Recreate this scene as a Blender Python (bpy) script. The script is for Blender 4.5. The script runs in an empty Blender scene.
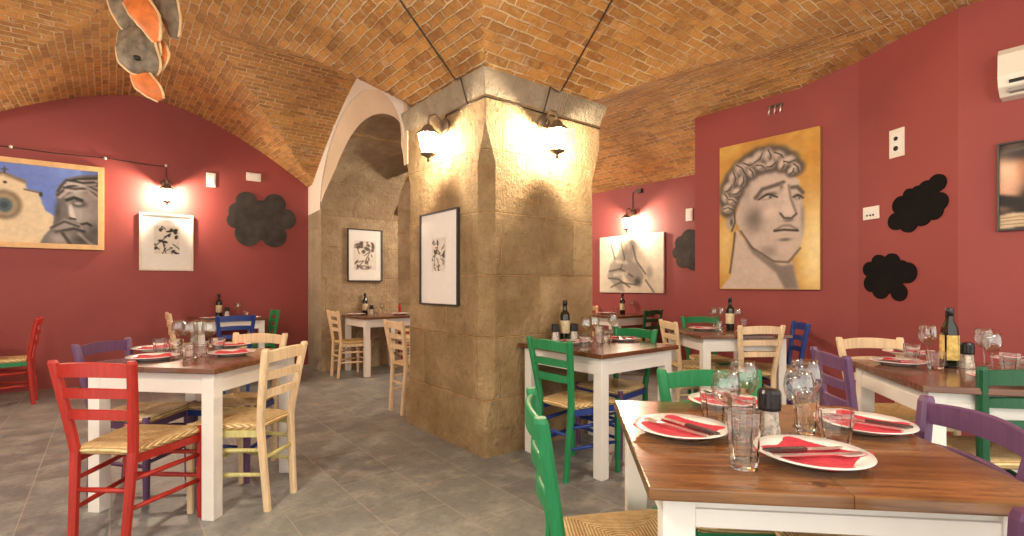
import bpy, bmesh, math, random
import numpy as np
from mathutils import Vector, Matrix
random.seed(7)
C = bpy.context.scene.collection
S = bpy.context.scene
R = math.radians
PI = math.pi
YAW = 38.5
SN, CS = math.sin(R(YAW)), math.cos(R(YAW))
F = 506.0
CAMZ = 1.2
HZ = 285.0

def W(lat, d):                      # room position of a point so far ahead / aside of the doorway where one stands
    return (CS*lat + SN*d, -SN*lat + CS*d)
def HD(phi):                        # heading, degrees to the right of straight ahead
    return R(-YAW - phi)

# ------------------------------------------------------------------ materials
def new_mat(name):
    m = bpy.data.materials.new(name); m.use_nodes = True
    nt = m.node_tree; nt.nodes.clear()
    out = nt.nodes.new('ShaderNodeOutputMaterial')
    b = nt.nodes.new('ShaderNodeBsdfPrincipled')
    nt.links.new(b.outputs[0], out.inputs[0])
    return m, nt, b, out
def N(nt, t, **kw):
    n = nt.nodes.new(t)
    for k, v in kw.items():
        setattr(n, k, v)
    return n
def ramp(nt, fac, stops):
    r = nt.nodes.new('ShaderNodeValToRGB')
    el = r.color_ramp.elements
    while len(el) < len(stops): el.new(0.5)
    for e, (p, c) in zip(el, stops):
        e.position = p; e.color = (c[0], c[1], c[2], 1)
    nt.links.new(fac, r.inputs[0]); return r
def noise(nt, vec, scale, detail=4, rough=.6):
    n = nt.nodes.new('ShaderNodeTexNoise'); n.inputs['Scale'].default_value = scale
    n.inputs['Detail'].default_value = detail; n.inputs['Roughness'].default_value = rough
    if vec is not None: nt.links.new(vec, n.inputs['Vector'])
    return n
def mix(nt, a, b, fac, mode='MIX'):
    m = nt.nodes.new('ShaderNodeMix'); m.data_type = 'RGBA'; m.blend_type = mode
    for sock, v in ((m.inputs[0], fac), (m.inputs[6], a), (m.inputs[7], b)):
        if hasattr(v, 'is_linked'): nt.links.new(v, sock)
        elif isinstance(v, (int, float)): sock.default_value = v
        else: sock.default_value = (v[0], v[1], v[2], 1)
    return m.outputs[2]
def bump(nt, b, h, strength=.3, dist=.01):
    n = nt.nodes.new('ShaderNodeBump'); n.inputs['Strength'].default_value = strength
    n.inputs['Distance'].default_value = dist
    nt.links.new(h, n.inputs['Height']); nt.links.new(n.outputs[0], b.inputs['Normal'])
def coord(nt, which='Object', scale=(1,1,1), loc=(0,0,0), rot=(0,0,0)):
    t = nt.nodes.new('ShaderNodeTexCoord'); mp = nt.nodes.new('ShaderNodeMapping')
    mp.inputs['Scale'].default_value = scale; mp.inputs['Location'].default_value = loc
    mp.inputs['Rotation'].default_value = rot
    nt.links.new(t.outputs[which], mp.inputs[0]); return mp.outputs[0]

def m_simple(name, col, rough=.5, metal=0, var=.12, vscale=12, spec=.5, coat=0):
    m, nt, b, o = new_mat(name)
    n = noise(nt, coord(nt), vscale)
    c0 = [max(0, x*(1-var)) for x in col]; c1 = [min(1, x*(1+var)) for x in col]
    r = ramp(nt, n.outputs[0], [(.3, c0), (.7, c1)])
    nt.links.new(r.outputs[0], b.inputs['Base Color'])
    b.inputs['Roughness'].default_value = rough; b.inputs['Metallic'].default_value = metal
    b.inputs['Specular IOR Level'].default_value = spec
    b.inputs['Coat Weight'].default_value = coat
    return m
def m_paintwood(name, col, worn):
    m, nt, b, o = new_mat(name)
    v = coord(nt)
    n = noise(nt, v, 9, 6, .65); n2 = noise(nt, coord(nt, scale=(60, 60, 6)), 1.2, 4)
    base = ramp(nt, n2.outputs[0], [(.3, [c*.8 for c in col]), (.7, [min(1, c*1.15) for c in col])])
    f = ramp(nt, n.outputs[0], [(.66, (0,0,0)), (.74, (1,1,1))])
    c = mix(nt, base.outputs[0], worn, f.outputs[0])
    nt.links.new(c, b.inputs['Base Color']); b.inputs['Roughness'].default_value = .42
    bump(nt, b, n2.outputs[0], .15, .002)
    return m
def m_wall(name, col, var=.1):
    m, nt, b, o = new_mat(name)
    v = coord(nt)
    n = noise(nt, v, .9, 5, .6); n2 = noise(nt, v, 45, 3)
    r = ramp(nt, n.outputs[0], [(.3, [c*(1-var) for c in col]), (.7, [c*(1+var) for c in col])])
    nt.links.new(r.outputs[0], b.inputs['Base Color']); b.inputs['Roughness'].default_value = .62
    bump(nt, b, n2.outputs[0], .12, .004)
    return m
RED = m_wall('red_plaster', (.285, .052, .046), .12)

def m_brick():
    m, nt, b, o = new_mat('vault_brick')
    uv = N(nt, 'ShaderNodeUVMap').outputs[0]
    br = nt.nodes.new('ShaderNodeTexBrick')
    d = noise(nt, coord(nt), 7, 3); wob = nt.nodes.new('ShaderNodeVectorMath'); wob.operation = 'MULTIPLY_ADD'
    nt.links.new(d.outputs[1], wob.inputs[0]); wob.inputs[1].default_value = (.05, .035, 0); nt.links.new(uv, wob.inputs[2])
    nt.links.new(wob.outputs[0], br.inputs['Vector'])
    for k, v in (('Scale', 1), ('Brick Width', .185), ('Row Height', .068), ('Mortar Size', .0085), ('Mortar Smooth', .5), ('Bias', -.1)):
        br.inputs[k].default_value = v
    br.inputs['Color1'].default_value = (.70, .32, .075, 1); br.inputs['Color2'].default_value = (.34, .13, .03, 1)
    br.inputs['Mortar'].default_value = (.86, .66, .40, 1)
    n = noise(nt, coord(nt), 1.3, 6, .7); n3 = noise(nt, coord(nt), 18, 5, .75)
    br2 = nt.nodes.new('ShaderNodeTexBrick'); nt.links.new(wob.outputs[0], br2.inputs['Vector'])
    for k, v in (('Scale', 1), ('Brick Width', .185), ('Row Height', .068), ('Mortar Size', .0), ('Bias', -.1)): br2.inputs[k].default_value = v
    br2.inputs['Color1'].default_value = (.70, .32, .075, 1); br2.inputs['Color2'].default_value = (.32, .125, .03, 1)
    patch = ramp(nt, noise(nt, coord(nt, loc=(1, 7, 3)), 2.4, 6, .75).outputs[0], [(.40, (.25,.25,.25)), (.56, (1,1,1))])
    c = mix(nt, br2.outputs[0], br.outputs[0], patch.outputs[0])
    c = mix(nt, c, (.76, .46, .12), ramp(nt, n3.outputs[0], [(.45, (0,0,0)), (.75, (.7,.7,.7))]).outputs[0])
    c = mix(nt, c, (.17, .075, .025), ramp(nt, noise(nt, coord(nt, loc=(9, 1, 3)), 9, 6, .8).outputs[0], [(.56, (0,0,0)), (.74, (.75,.75,.75))]).outputs[0])
    c = mix(nt, c, (.33, .15, .05), ramp(nt, n.outputs[0], [(.48, (0,0,0)), (.75, (.6,.6,.6))]).outputs[0])
    c = mix(nt, c, (.85, .64, .42), ramp(nt, noise(nt, coord(nt, loc=(5,3,2)), 4.5, 9, .8).outputs[0], [(.56, (0,0,0)), (.70, (.75,.75,.75))]).outputs[0])
    nt.links.new(c, b.inputs['Base Color']); b.inputs['Roughness'].default_value = .85
    inv = nt.nodes.new('ShaderNodeMath'); inv.operation = 'MULTIPLY_ADD'
    nt.links.new(br.outputs[1], inv.inputs[0]); inv.inputs[1].default_value = -1
    nt.links.new(n3.outputs[0], inv.inputs[2])
    bump(nt, b, inv.outputs[0], 1.0, .045)
    return m
BRICK = m_brick()

def m_stone(name, rowh, bw, rough_scale, c_lo, c_hi, zoff=0):
    m, nt, b, o = new_mat(name)
    geo = nt.nodes.new('ShaderNodeNewGeometry')
    sep = nt.nodes.new('ShaderNodeSeparateXYZ'); nt.links.new(geo.outputs['Position'], sep.inputs[0])
    ad = nt.nodes.new('ShaderNodeMath'); ad.operation = 'ADD'
    nt.links.new(sep.outputs[0], ad.inputs[0]); nt.links.new(sep.outputs[1], ad.inputs[1])
    zz = nt.nodes.new('ShaderNodeMath'); zz.operation = 'ADD'; nt.links.new(sep.outputs[2], zz.inputs[0]); zz.inputs[1].default_value = zoff
    cb = nt.nodes.new('ShaderNodeCombineXYZ'); nt.links.new(ad.outputs[0], cb.inputs[0]); nt.links.new(zz.outputs[0], cb.inputs[1])
    d = noise(nt, geo.outputs['Position'], 6, 3); wob = nt.nodes.new('ShaderNodeVectorMath'); wob.operation = 'MULTIPLY_ADD'
    nt.links.new(d.outputs[1], wob.inputs[0]); wob.inputs[1].default_value = (.03, .02, 0); nt.links.new(cb.outputs[0], wob.inputs[2])
    br = nt.nodes.new('ShaderNodeTexBrick'); nt.links.new(wob.outputs[0], br.inputs['Vector'])
    for k, v in (('Scale', 1), ('Brick Width', bw), ('Row Height', rowh), ('Mortar Size', .006), ('Mortar Smooth', .6)):
        br.inputs[k].default_value = v
    br.inputs['Color1'].default_value = (1, 1, 1, 1); br.inputs['Color2'].default_value = (.78, .76, .72, 1)
    br.inputs['Mortar'].default_value = (1.25, 1.12, .95, 1)
    n1 = noise(nt, geo.outputs['Position'], 2.6, 8, .72); n2 = noise(nt, geo.outputs['Position'], rough_scale, 6, .7)
    base = ramp(nt, n1.outputs[0], [(.3, c_lo), (.52, [(a+c)/2 for a, c in zip(c_lo, c_hi)]), (.7, c_hi)])
    c = mix(nt, base.outputs[0], br.outputs[0], 1.0, 'MULTIPLY')
    c = mix(nt, c, (.50, .19, .07), ramp(nt, noise(nt, geo.outputs['Position'], 3.3, 5, .6).outputs[0], [(.66, (0,0,0)), (.78, (.5,.5,.5))]).outputs[0])
    c = mix(nt, c, (.13, .10, .05), ramp(nt, n2.outputs[0], [(.56, (0,0,0)), (.8, (.55,.55,.55))]).outputs[0])
    nt.links.new(c, b.inputs['Base Color']); b.inputs['Roughness'].default_value = .88
    h = nt.nodes.new('ShaderNodeMath'); h.operation = 'MULTIPLY_ADD'
    nt.links.new(br.outputs[1], h.inputs[0]); h.inputs[1].default_value = -.5
    ch = noise(nt, coord(nt, scale=(1, 1, .45), rot=(.5, .3, 0)), 34, 4, .7); ch.inputs['Distortion'].default_value = 1.2
    add = nt.nodes.new('ShaderNodeMath'); add.operation = 'MULTIPLY_ADD'; nt.links.new(ch.outputs[0], add.inputs[0]); add.inputs[1].default_value = .55; nt.links.new(n2.outputs[0], add.inputs[2])
    nt.links.new(add.outputs[0], h.inputs[2])
    bump(nt, b, h.outputs[0], 1.0, .045)
    return m
STONE = m_stone('pillar_stone', .44, .72, 13, (.29, .175, .07), (.60, .43, .225), .04)
STONE2 = m_stone('jamb_stone', .44, .9, 9, (.30, .20, .11), (.58, .44, .27), .02)
CORN = m_stone('cornice_stone', 3, .8, 22, (.40, .31, .20), (.62, .52, .38), 1)
PLASTER = m_wall('cream_arch_plaster', (.66, .52, .35), .12)
WHITEPL = m_wall('white_plaster', (.80, .74, .64), .05)

def m_floor():
    m, nt, b, o = new_mat('slate_floor_tiles')
    v = coord(nt, rot=(0, 0, R(90)))
    br = nt.nodes.new('ShaderNodeTexBrick'); nt.links.new(v, br.inputs['Vector'])
    for k, x in (('Scale', 1), ('Brick Width', .60), ('Row Height', .36), ('Mortar Size', .0035), ('Mortar Smooth', .2)):
        br.inputs[k].default_value = x
    br.inputs['Color1'].default_value = (.225, .235, .225, 1); br.inputs['Color2'].default_value = (.17, .172, .168, 1)
    br.inputs['Mortar'].default_value = (.36, .32, .28, 1)
    n = noise(nt, coord(nt), 4.5, 9, .75); n2 = noise(nt, coord(nt), 22, 6, .7)
    c = mix(nt, br.outputs[0], (.385, .38, .335), ramp(nt, n.outputs[0], [(.46, (0,0,0)), (.66, (.8,.8,.8))]).outputs[0])
    c = mix(nt, c, (.07, .072, .068), ramp(nt, n2.outputs[0], [(.5, (0,0,0)), (.78, (.55,.55,.55))]).outputs[0])
    nt.links.new(c, b.inputs['Base Color'])
    rr = ramp(nt, n.outputs[0], [(.3, (.34,)*3), (.7, (.55,)*3)]); nt.links.new(rr.outputs[0], b.inputs['Roughness'])
    h = nt.nodes.new('ShaderNodeMath'); h.operation = 'MULTIPLY_ADD'
    nt.links.new(br.outputs[1], h.inputs[0]); h.inputs[1].default_value = -.6; nt.links.new(n2.outputs[0], h.inputs[2])
    bump(nt, b, h.outputs[0], .45, .006)
    return m
FLOOR = m_floor()

def m_top(name, lo, hi, rough=.22):
    m, nt, b, o = new_mat(name)
    v = coord(nt, scale=(1.6, 22, 22)); n = noise(nt, v, 1.6, 7, .65); n.inputs['Distortion'].default_value = .6
    v2 = coord(nt, scale=(1, 1, 1)); br = nt.nodes.new('ShaderNodeTexBrick'); nt.links.new(v2, br.inputs['Vector'])
    for k, x in (('Scale', 1), ('Brick Width', 3.0), ('Row Height', .135), ('Mortar Size', .0012), ('Mortar Smooth', .1)):
        br.inputs[k].default_value = x
    br.inputs['Color1'].default_value = (1, 1, 1, 1); br.inputs['Color2'].default_value = (.72, .68, .66, 1); br.inputs['Mortar'].default_value = (.25, .22, .2, 1)
    r = ramp(nt, n.outputs[0], [(.3, lo), (.7, hi)])
    c = mix(nt, r.outputs[0], br.outputs[0], 1.0, 'MULTIPLY')
    k = noise(nt, coord(nt, scale=(3, 5, 5)), 2.2, 3)
    c = mix(nt, c, [x*.45 for x in lo], ramp(nt, k.outputs[0], [(.68, (0,0,0)), (.74, (.8,.8,.8))]).outputs[0])
    nt.links.new(c, b.inputs['Base Color']); b.inputs['Roughness'].default_value = rough
    b.inputs['Coat Weight'].default_value = .35; b.inputs['Coat Roughness'].default_value = .18
    bump(nt, b, n.outputs[0], .08, .002)
    return m
TOP_A = m_top('walnut_tabletop', (.09, .030, .013), (.25, .10, .042), .2)
TOP_B = m_top('honey_walnut_tabletop', (.10, .038, .012), (.40, .19, .065), .22)
WHITE_W = m_simple('white_painted_wood', (.80, .76, .70), .45, var=.04, vscale=5)

def m_rush():
    m, nt, b, o = new_mat('woven_rush')
    t = nt.nodes.new('ShaderNodeTexCoord'); s = nt.nodes.new('ShaderNodeSeparateXYZ'); nt.links.new(t.outputs['Object'], s.inputs[0])
    def mth(op, a, v=None, bb=None):
        x = nt.nodes.new('ShaderNodeMath'); x.operation = op; nt.links.new(a, x.inputs[0])
        if v is not None: x.inputs[1].default_value = v
        if bb is not None: nt.links.new(bb, x.inputs[1])
        return x.outputs[0]
    ax = mth('MULTIPLY', mth('ABSOLUTE', s.outputs[0]), 1.05); ay = mth('ABSOLUTE', s.outputs[1])
    mx = mth('MAXIMUM', ax, None, ay)
    w = mth('SINE', mth('MULTIPLY', mx, 2*PI/.0095))
    n = noise(nt, t.outputs['Object'], 30, 5, .7)
    col = ramp(nt, n.outputs[0], [(.28, (.60, .38, .14)), (.5, (.84, .62, .30)), (.72, (.95, .78, .50))])
    c = mix(nt, col.outputs[0], (.34, .19, .06), ramp(nt, w, [(0.0, (.75,.75,.75)), (.35, (0,0,0))]).outputs[0])
    nt.links.new(c, b.inputs['Base Color']); b.inputs['Roughness'].default_value = .7
    bump(nt, b, w, .5, .003)
    return m
RUSH = m_rush()
PAINT = {
 'red': m_paintwood('red_paint', (.40, .020, .011), (.34, .05, .03)),
 'green': m_paintwood('green_paint', (.012, .21, .07), (.05, .34, .14)),
 'dark_green': m_paintwood('dark_green_paint', (.006, .085, .030), (.03, .2, .08)),
 'purple': m_paintwood('purple_paint', (.130, .056, .140), (.21, .13, .21)),
 'plum': m_paintwood('plum_paint', (.10, .035, .09), (.3, .28, .25)),
 'blue': m_paintwood('blue_paint', (.010, .038, .22), (.04, .10, .30)),
 'natural': m_paintwood('natural_beech', (.76, .56, .34), (.62, .40, .20)),
 'lime': m_paintwood('pale_lime_paint', (.56, .50, .20), (.66, .5, .26)),
}
CER = m_simple('white_glaze', (.84, .82, .78), .12, var=.03, coat=.4)
NAPK = m_simple('red_napkin_cloth', (.52, .030, .055), .8, var=.15, vscale=60)
STEEL = m_simple('steel', (.86, .84, .80), .28, .9, var=.04)
DSTEEL = m_simple('dark_steel', (.16, .14, .13), .25, .7, var=.1)
IRON = m_simple('dark_iron', (.07, .055, .045), .5, .6)
BLACK = m_simple('black_plastic', (.012, .011, .012), .3)
CHALK = m_simple('chalkboard_black', (.006, .004, .004), .85, var=.5, vscale=5, spec=.2)
CHALKG = m_simple('dusty_chalkboard', (.060, .052, .048), .9, var=.35, vscale=5, spec=.2)
BOTTLE = m_simple('dark_bottle_glass', (.006, .010, .005), .06, var=.1, coat=.5)
LABELM = m_simple('cream_label', (.62, .52, .32), .6, var=.25, vscale=40)
LABELY = m_simple('yellow_label', (.60, .42, .12), .6, var=.5, vscale=30)
OFFW = m_simple('ivory_plastic', (.78, .73, .62), .35, var=.03)
MAT = m_simple('print_paper', (.80, .77, .71), .75, var=.03)
FR_W = m_simple('whitewashed_frame', (.74, .66, .54), .5, var=.08)
FR_P = m_simple('pine_frame', (.72, .46, .20), .45, var=.12)
FR_D = m_simple('dark_frame', (.035, .028, .025), .4)
SALT = m_simple('salt_grains', (.50, .44, .36), .15, var=.6, vscale=70, coat=.6)
def m_glass():
    m = bpy.data.materials.new('clear_glass'); m.use_nodes = True; nt = m.node_tree; nt.nodes.clear()
    o = nt.nodes.new('ShaderNodeOutputMaterial'); t = nt.nodes.new('ShaderNodeBsdfTransparent'); g = nt.nodes.new('ShaderNodeBsdfGlossy')
    t.inputs[0].default_value = (.96, .965, .95, 1); g.inputs['Roughness'].default_value = .01
    lw = nt.nodes.new('ShaderNodeLayerWeight'); lw.inputs[0].default_value = .5
    r = ramp(nt, lw.outputs['Facing'], [(0, (.11,)*3), (.6, (.2,)*3), (.86, (.45,)*3), (.97, (.95,)*3)])
    mx = nt.nodes.new('ShaderNodeMixShader'); nt.links.new(r.outputs[0], mx.inputs[0])
    nt.links.new(t.outputs[0], mx.inputs[1]); nt.links.new(g.outputs[0], mx.inputs[2]); nt.links.new(mx.outputs[0], o.inputs[0])
    return m
GLASS = m_glass()
def m_thick():
    m, nt, b, o = new_mat('moulded_glass')
    b.inputs['Transmission Weight'].default_value = 1; b.inputs['Roughness'].default_value = 0.0
    b.inputs['IOR'].default_value = 1.45; b.inputs['Base Color'].default_value = (.98, .985, .97, 1)
    return m
GLASST = m_thick()
def m_emit(name, col, s):
    m, nt, b, o = new_mat(name)
    b.inputs['Base Color'].default_value = (.9, .8, .6, 1)
    b.inputs['Emission Color'].default_value = (*col, 1); b.inputs['Emission Strength'].default_value = s
    return m
BULB = m_emit('glowing_bulb', (1, .78, .5), 40)
def m_pane():
    m = bpy.data.materials.new('lantern_pane'); m.use_nodes = True; nt = m.node_tree; nt.nodes.clear()
    o = nt.nodes.new('ShaderNodeOutputMaterial'); t = nt.nodes.new('ShaderNodeBsdfTransparent'); e = nt.nodes.new('ShaderNodeEmission')
    e.inputs[0].default_value = (1, .86, .66, 1); e.inputs[1].default_value = 7
    mx = nt.nodes.new('ShaderNodeMixShader'); mx.inputs[0].default_value = .55
    nt.links.new(t.outputs[0], mx.inputs[1]); nt.links.new(e.outputs[0], mx.inputs[2]); nt.links.new(mx.outputs[0], o.inputs[0])
    return m
PANE = m_pane()
def m_vcol():
    m, nt, b, o = new_mat('painted_canvas')
    a = nt.nodes.new('ShaderNodeVertexColor'); a.layer_name = 'Col'
    n = noise(nt, coord(nt), 14, 6, .7)
    c = mix(nt, a.outputs[0], ramp(nt, n.outputs[0], [(.3, (.86,.86,.86)), (.7, (1.1,1.1,1.1))]).outputs[0], 1.0, 'MULTIPLY')
    nt.links.new(c, b.inputs['Base Color']); b.inputs['Roughness'].default_value = .6
    return m
CANVAS = m_vcol()

# ------------------------------------------------------------------ mesh helpers
class MB:
    def __init__(s): s.v = []; s.f = []; s.m = []; s.sm = []
    def add(s, vs, fs, mi=0, smooth=False):
        b = len(s.v); s.v += [tuple(p) for p in vs]
        s.f += [[i+b for i in f] for f in fs]; s.m += [mi]*len(fs); s.sm += [smooth]*len(fs); return s
    def box(s, x0, x1, y0, y1, z0, z1, mi=0, bev=0):
        if bev <= 0:
            vs = [(x, y, z) for z in (z0, z1) for x, y in ((x0,y0),(x1,y0),(x1,y1),(x0,y1))]
            return s.add(vs, [[3,2,1,0],[4,5,6,7],[0,1,5,4],[1,2,6,5],[2,3,7,6],[3,0,4,7]], mi)
        bm = bmesh.new(); bmesh.ops.create_cube(bm, size=1)
        for v in bm.verts:
            v.co = ((x0+x1)/2+v.co.x*(x1-x0), (y0+y1)/2+v.co.y*(y1-y0), (z0+z1)/2+v.co.z*(z1-z0))
        bmesh.ops.bevel(bm, geom=bm.edges[:], offset=bev, segments=2, affect='EDGES', profile=.6)
        bm.verts.index_update()
        s.add([v.co.copy() for v in bm.verts], [[v.index for v in f.verts] for f in bm.faces], mi); bm.free(); return s
    def loft(s, rings, mi=0, smooth=False, cap=True, close=True):
        n = len(rings[0]); vs = [p for r in rings for p in r]; fs = []
        for i in range(len(rings)-1):
            for j in range(n if close else n-1):
                k = (j+1) % n
                fs.append([i*n+j, i*n+k, (i+1)*n+k, (i+1)*n+j])
        if cap: fs.append(list(range(n-1, -1, -1))); fs.append([(len(rings)-1)*n+j for j in range(n)])
        return s.add(vs, fs, mi, smooth)
    def lathe(s, prof, n=24, c=(0,0,0), mi=0, smooth=True, cap=True):
        rings = [[(c[0]+r*math.cos(2*PI*j/n), c[1]+r*math.sin(2*PI*j/n), c[2]+z) for j in range(n)] for r, z in prof]
        return s.loft(rings, mi, smooth, cap)
    def tube(s, pts, r, n=8, mi=0, cap=True):
        pts = [Vector(p) for p in pts]; rings = []
        rs = r if isinstance(r, (list, tuple)) else [r]*len(pts)
        up = None
        for i, p in enumerate(pts):
            t = (pts[min(i+1, len(pts)-1)]-pts[max(i-1, 0)]).normalized()
            if up is None:
                a = Vector((0,0,1)) if abs(t.z) < .9 else Vector((1,0,0))
                up = (a - t*a.dot(t)).normalized()
            else: up = (up - t*up.dot(t)).normalized()
            q = t.cross(up)
            rings.append([p + (up*math.cos(2*PI*j/n)+q*math.sin(2*PI*j/n))*rs[i] for j in range(n)])
        return s.loft(rings, mi, True, cap)
    def mesh(s, name, mats):
        me = bpy.data.meshes.new(name); me.from_pydata(s.v, [], s.f)
        for m in (mats if isinstance(mats, (list, tuple)) else [mats]): me.materials.append(m)
        me.polygons.foreach_set('material_index', s.m); me.polygons.foreach_set('use_smooth', s.sm)
        me.update()
        bm = bmesh.new(); bm.from_mesh(me); bmesh.ops.recalc_face_normals(bm, faces=bm.faces[:]); bm.to_mesh(me); bm.free()
        return me
    def build(s, name, mats, parent=None, loc=None, rz=0):
        o = bpy.data.objects.new(name, s.mesh(name, mats)); C.objects.link(o)
        if parent: o.parent = parent
        if loc is not None: o.location = loc; o.rotation_euler = (0, 0, rz)
        return o
def tag(o, label, cat, group=None, kind=None):
    o['label'] = label; o['category'] = cat
    if group: o['group'] = group
    if kind: o['kind'] = kind
    return o
def struct(o, label=None):
    o['kind'] = 'structure'
    if label: o['label'] = label
    return o
def empty(name, loc=(0,0,0), rz=0):
    o = bpy.data.objects.new(name, None); C.objects.link(o); o.empty_display_size = .1
    o.location = loc; o.rotation_euler = (0, 0, rz); return o
def copy_tree(o, parent=None):
    c = o.copy(); C.objects.link(c)
    if parent: c.parent = parent
    for ch in list(o.children): copy_tree(ch, c)
    return c
def setmat(o, m):
    sl = o.material_slots[0]; sl.link = 'OBJECT'; sl.material = m

# ------------------------------------------------------------------ vaults
def prof_a(u, v):
    wd = 1.70 + .084*(v-4.1) if v > 4.1 else 1.70
    x = abs(u-.36)/wd
    return 3.58 - .93*x**1.6 if x <= 1 else -1
def prof_b(v):
    x = 1.95-abs(v-.9)
    return 2.65+.55*(1-(1-x/1.95)**3.2) if x >= 0 else -1
def prof_c(u):
    x = abs(u-4.65)/1.55
    return 3.2-.5*x**1.5 if x <= 1.02 else -1
def prof_d(v):
    x = (v-5.35)/2.6 if v > 5.35 else (5.35-v)/1.75
    return 3.5-1.0*x**1.4 if x <= 1.05 else -1
def LP(v): return 2.03+.084*(v-4.1)
def ceil(u, v):
    best, k = 2.65, 0
    z = prof_a(u, v)
    if z > best: best, k = z, 1
    z = prof_b(v)
    if z > best: best, k = z, 2
    if u > 3.1:
        z = prof_c(u)
        if z > best: best, k = z, 3
    if u < 3.1:
        z = prof_d(v)
        if z > best: best, k = z, 4
    return best, k
def hit(px, py):
    s = (px-512)/F; k = (HZ-py)/F
    du, dv = SN+CS*s, CS-SN*s
    t = .5
    while t < 12:
        if CAMZ+k*t >= ceil(du*t, dv*t)[0]: return Vector((du*t, dv*t, CAMZ+k*t-.008))
        t += .004
def make_ceiling():
    us = np.arange(-3.2, 6.36, .036); vs = np.arange(-1.1, 9.0, .036)
    nu, nv = len(us), len(vs)
    arcA = {}
    # arc lengths
    def arc(fn, xs):
        z = np.array([fn(x) for x in xs]); z[z < 0] = 2.65
        return np.concatenate([[0], np.cumsum(np.hypot(np.diff(xs), np.diff(z)))])
    xa = arc(lambda u: prof_a(u, 4.1), us); xc = arc(prof_c, us); yb = arc(prof_b, vs); yd = arc(prof_d, vs)
    Z = np.zeros((nu, nv))
    for i in range(nu):
        for j in range(nv): Z[i, j] = ceil(us[i], vs[j])[0]
    rng = np.random.RandomState(2)
    verts = [(us[i], vs[j], Z[i, j]) for i in range(nu) for j in range(nv)]
    faces = []; uvs = []
    for i in range(nu-1):
        for j in range(nv-1):
            u, v = us[i]+.018, vs[j]+.018
            if v > 4.0 and LP(v)+.07 < u < 3.12: continue
            k = ceil(u, v)[1]
            faces.append((i*nv+j, (i+1)*nv+j, (i+1)*nv+j+1, i*nv+j+1))
            for a, b in ((i, j), (i+1, j), (i+1, j+1), (i, j+1)):
                if k in (0, 1): uvs.append((vs[b], xa[a]))
                elif k == 3: uvs.append((vs[b]+.31, xc[a]+.02))
                elif k == 2: uvs.append((us[a]+.13, yb[b]))
                else: uvs.append((us[a]+.07, yd[b]))
    me = bpy.data.meshes.new('ceiling'); me.from_pydata(verts, [], faces)
    l = me.uv_layers.new(name='UVMap'); l.data.foreach_set('uv', [c for p in uvs for c in p])
    me.materials.append(BRICK); me.polygons.foreach_set('use_smooth', [True]*len(faces)); me.update()
    o = bpy.data.objects.new('ceiling', me); C.objects.link(o); struct(o)
make_ceiling()

# ------------------------------------------------------------------ room shell
struct(MB().box(-3.3, 6.5, -1.6, 9.1, -.1, 0).build('floor', FLOOR))
struct(MB().box(-3.3, 2.55, 7.9, 8.1, 0, 3.9).build('wall_left', RED))
# bay wall behind the far left table, stays out of the photograph's frame
struct(MB().box(-3.4, -3.2, 3.2, 8.1, 0, 3.9).build('wall_side', RED))
struct(MB().box(5.2, 6.4, 1.6, 3.2, 0, 3.5).build('wall_right', RED))
struct(MB().box(6.2, 6.4, 3.2, 9.0, 0, 3.5).build('wall_back', RED))
struct(MB().add([(5.2,1.6,0),(4.8,.856,0),(5.0,.75,0),(5.4,1.6,0),(5.2,1.6,3.6),(4.8,.856,3.6),(5.0,.75,3.6),(5.4,1.6,3.6)],
        [[0,1,2,3],[4,5,6,7],[0,1,5,4],[1,2,6,5],[2,3,7,6],[3,0,4,7]]).build('wall_corner', RED))
struct(MB().box(4.8, 5.0, -1.5, .856, 0, 3.6).build('wall_front', RED))
struct(MB().box(3.0, 6.4, 8.8, 9.0, 0, 3.5).build('wall_far', STONE2))

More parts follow.
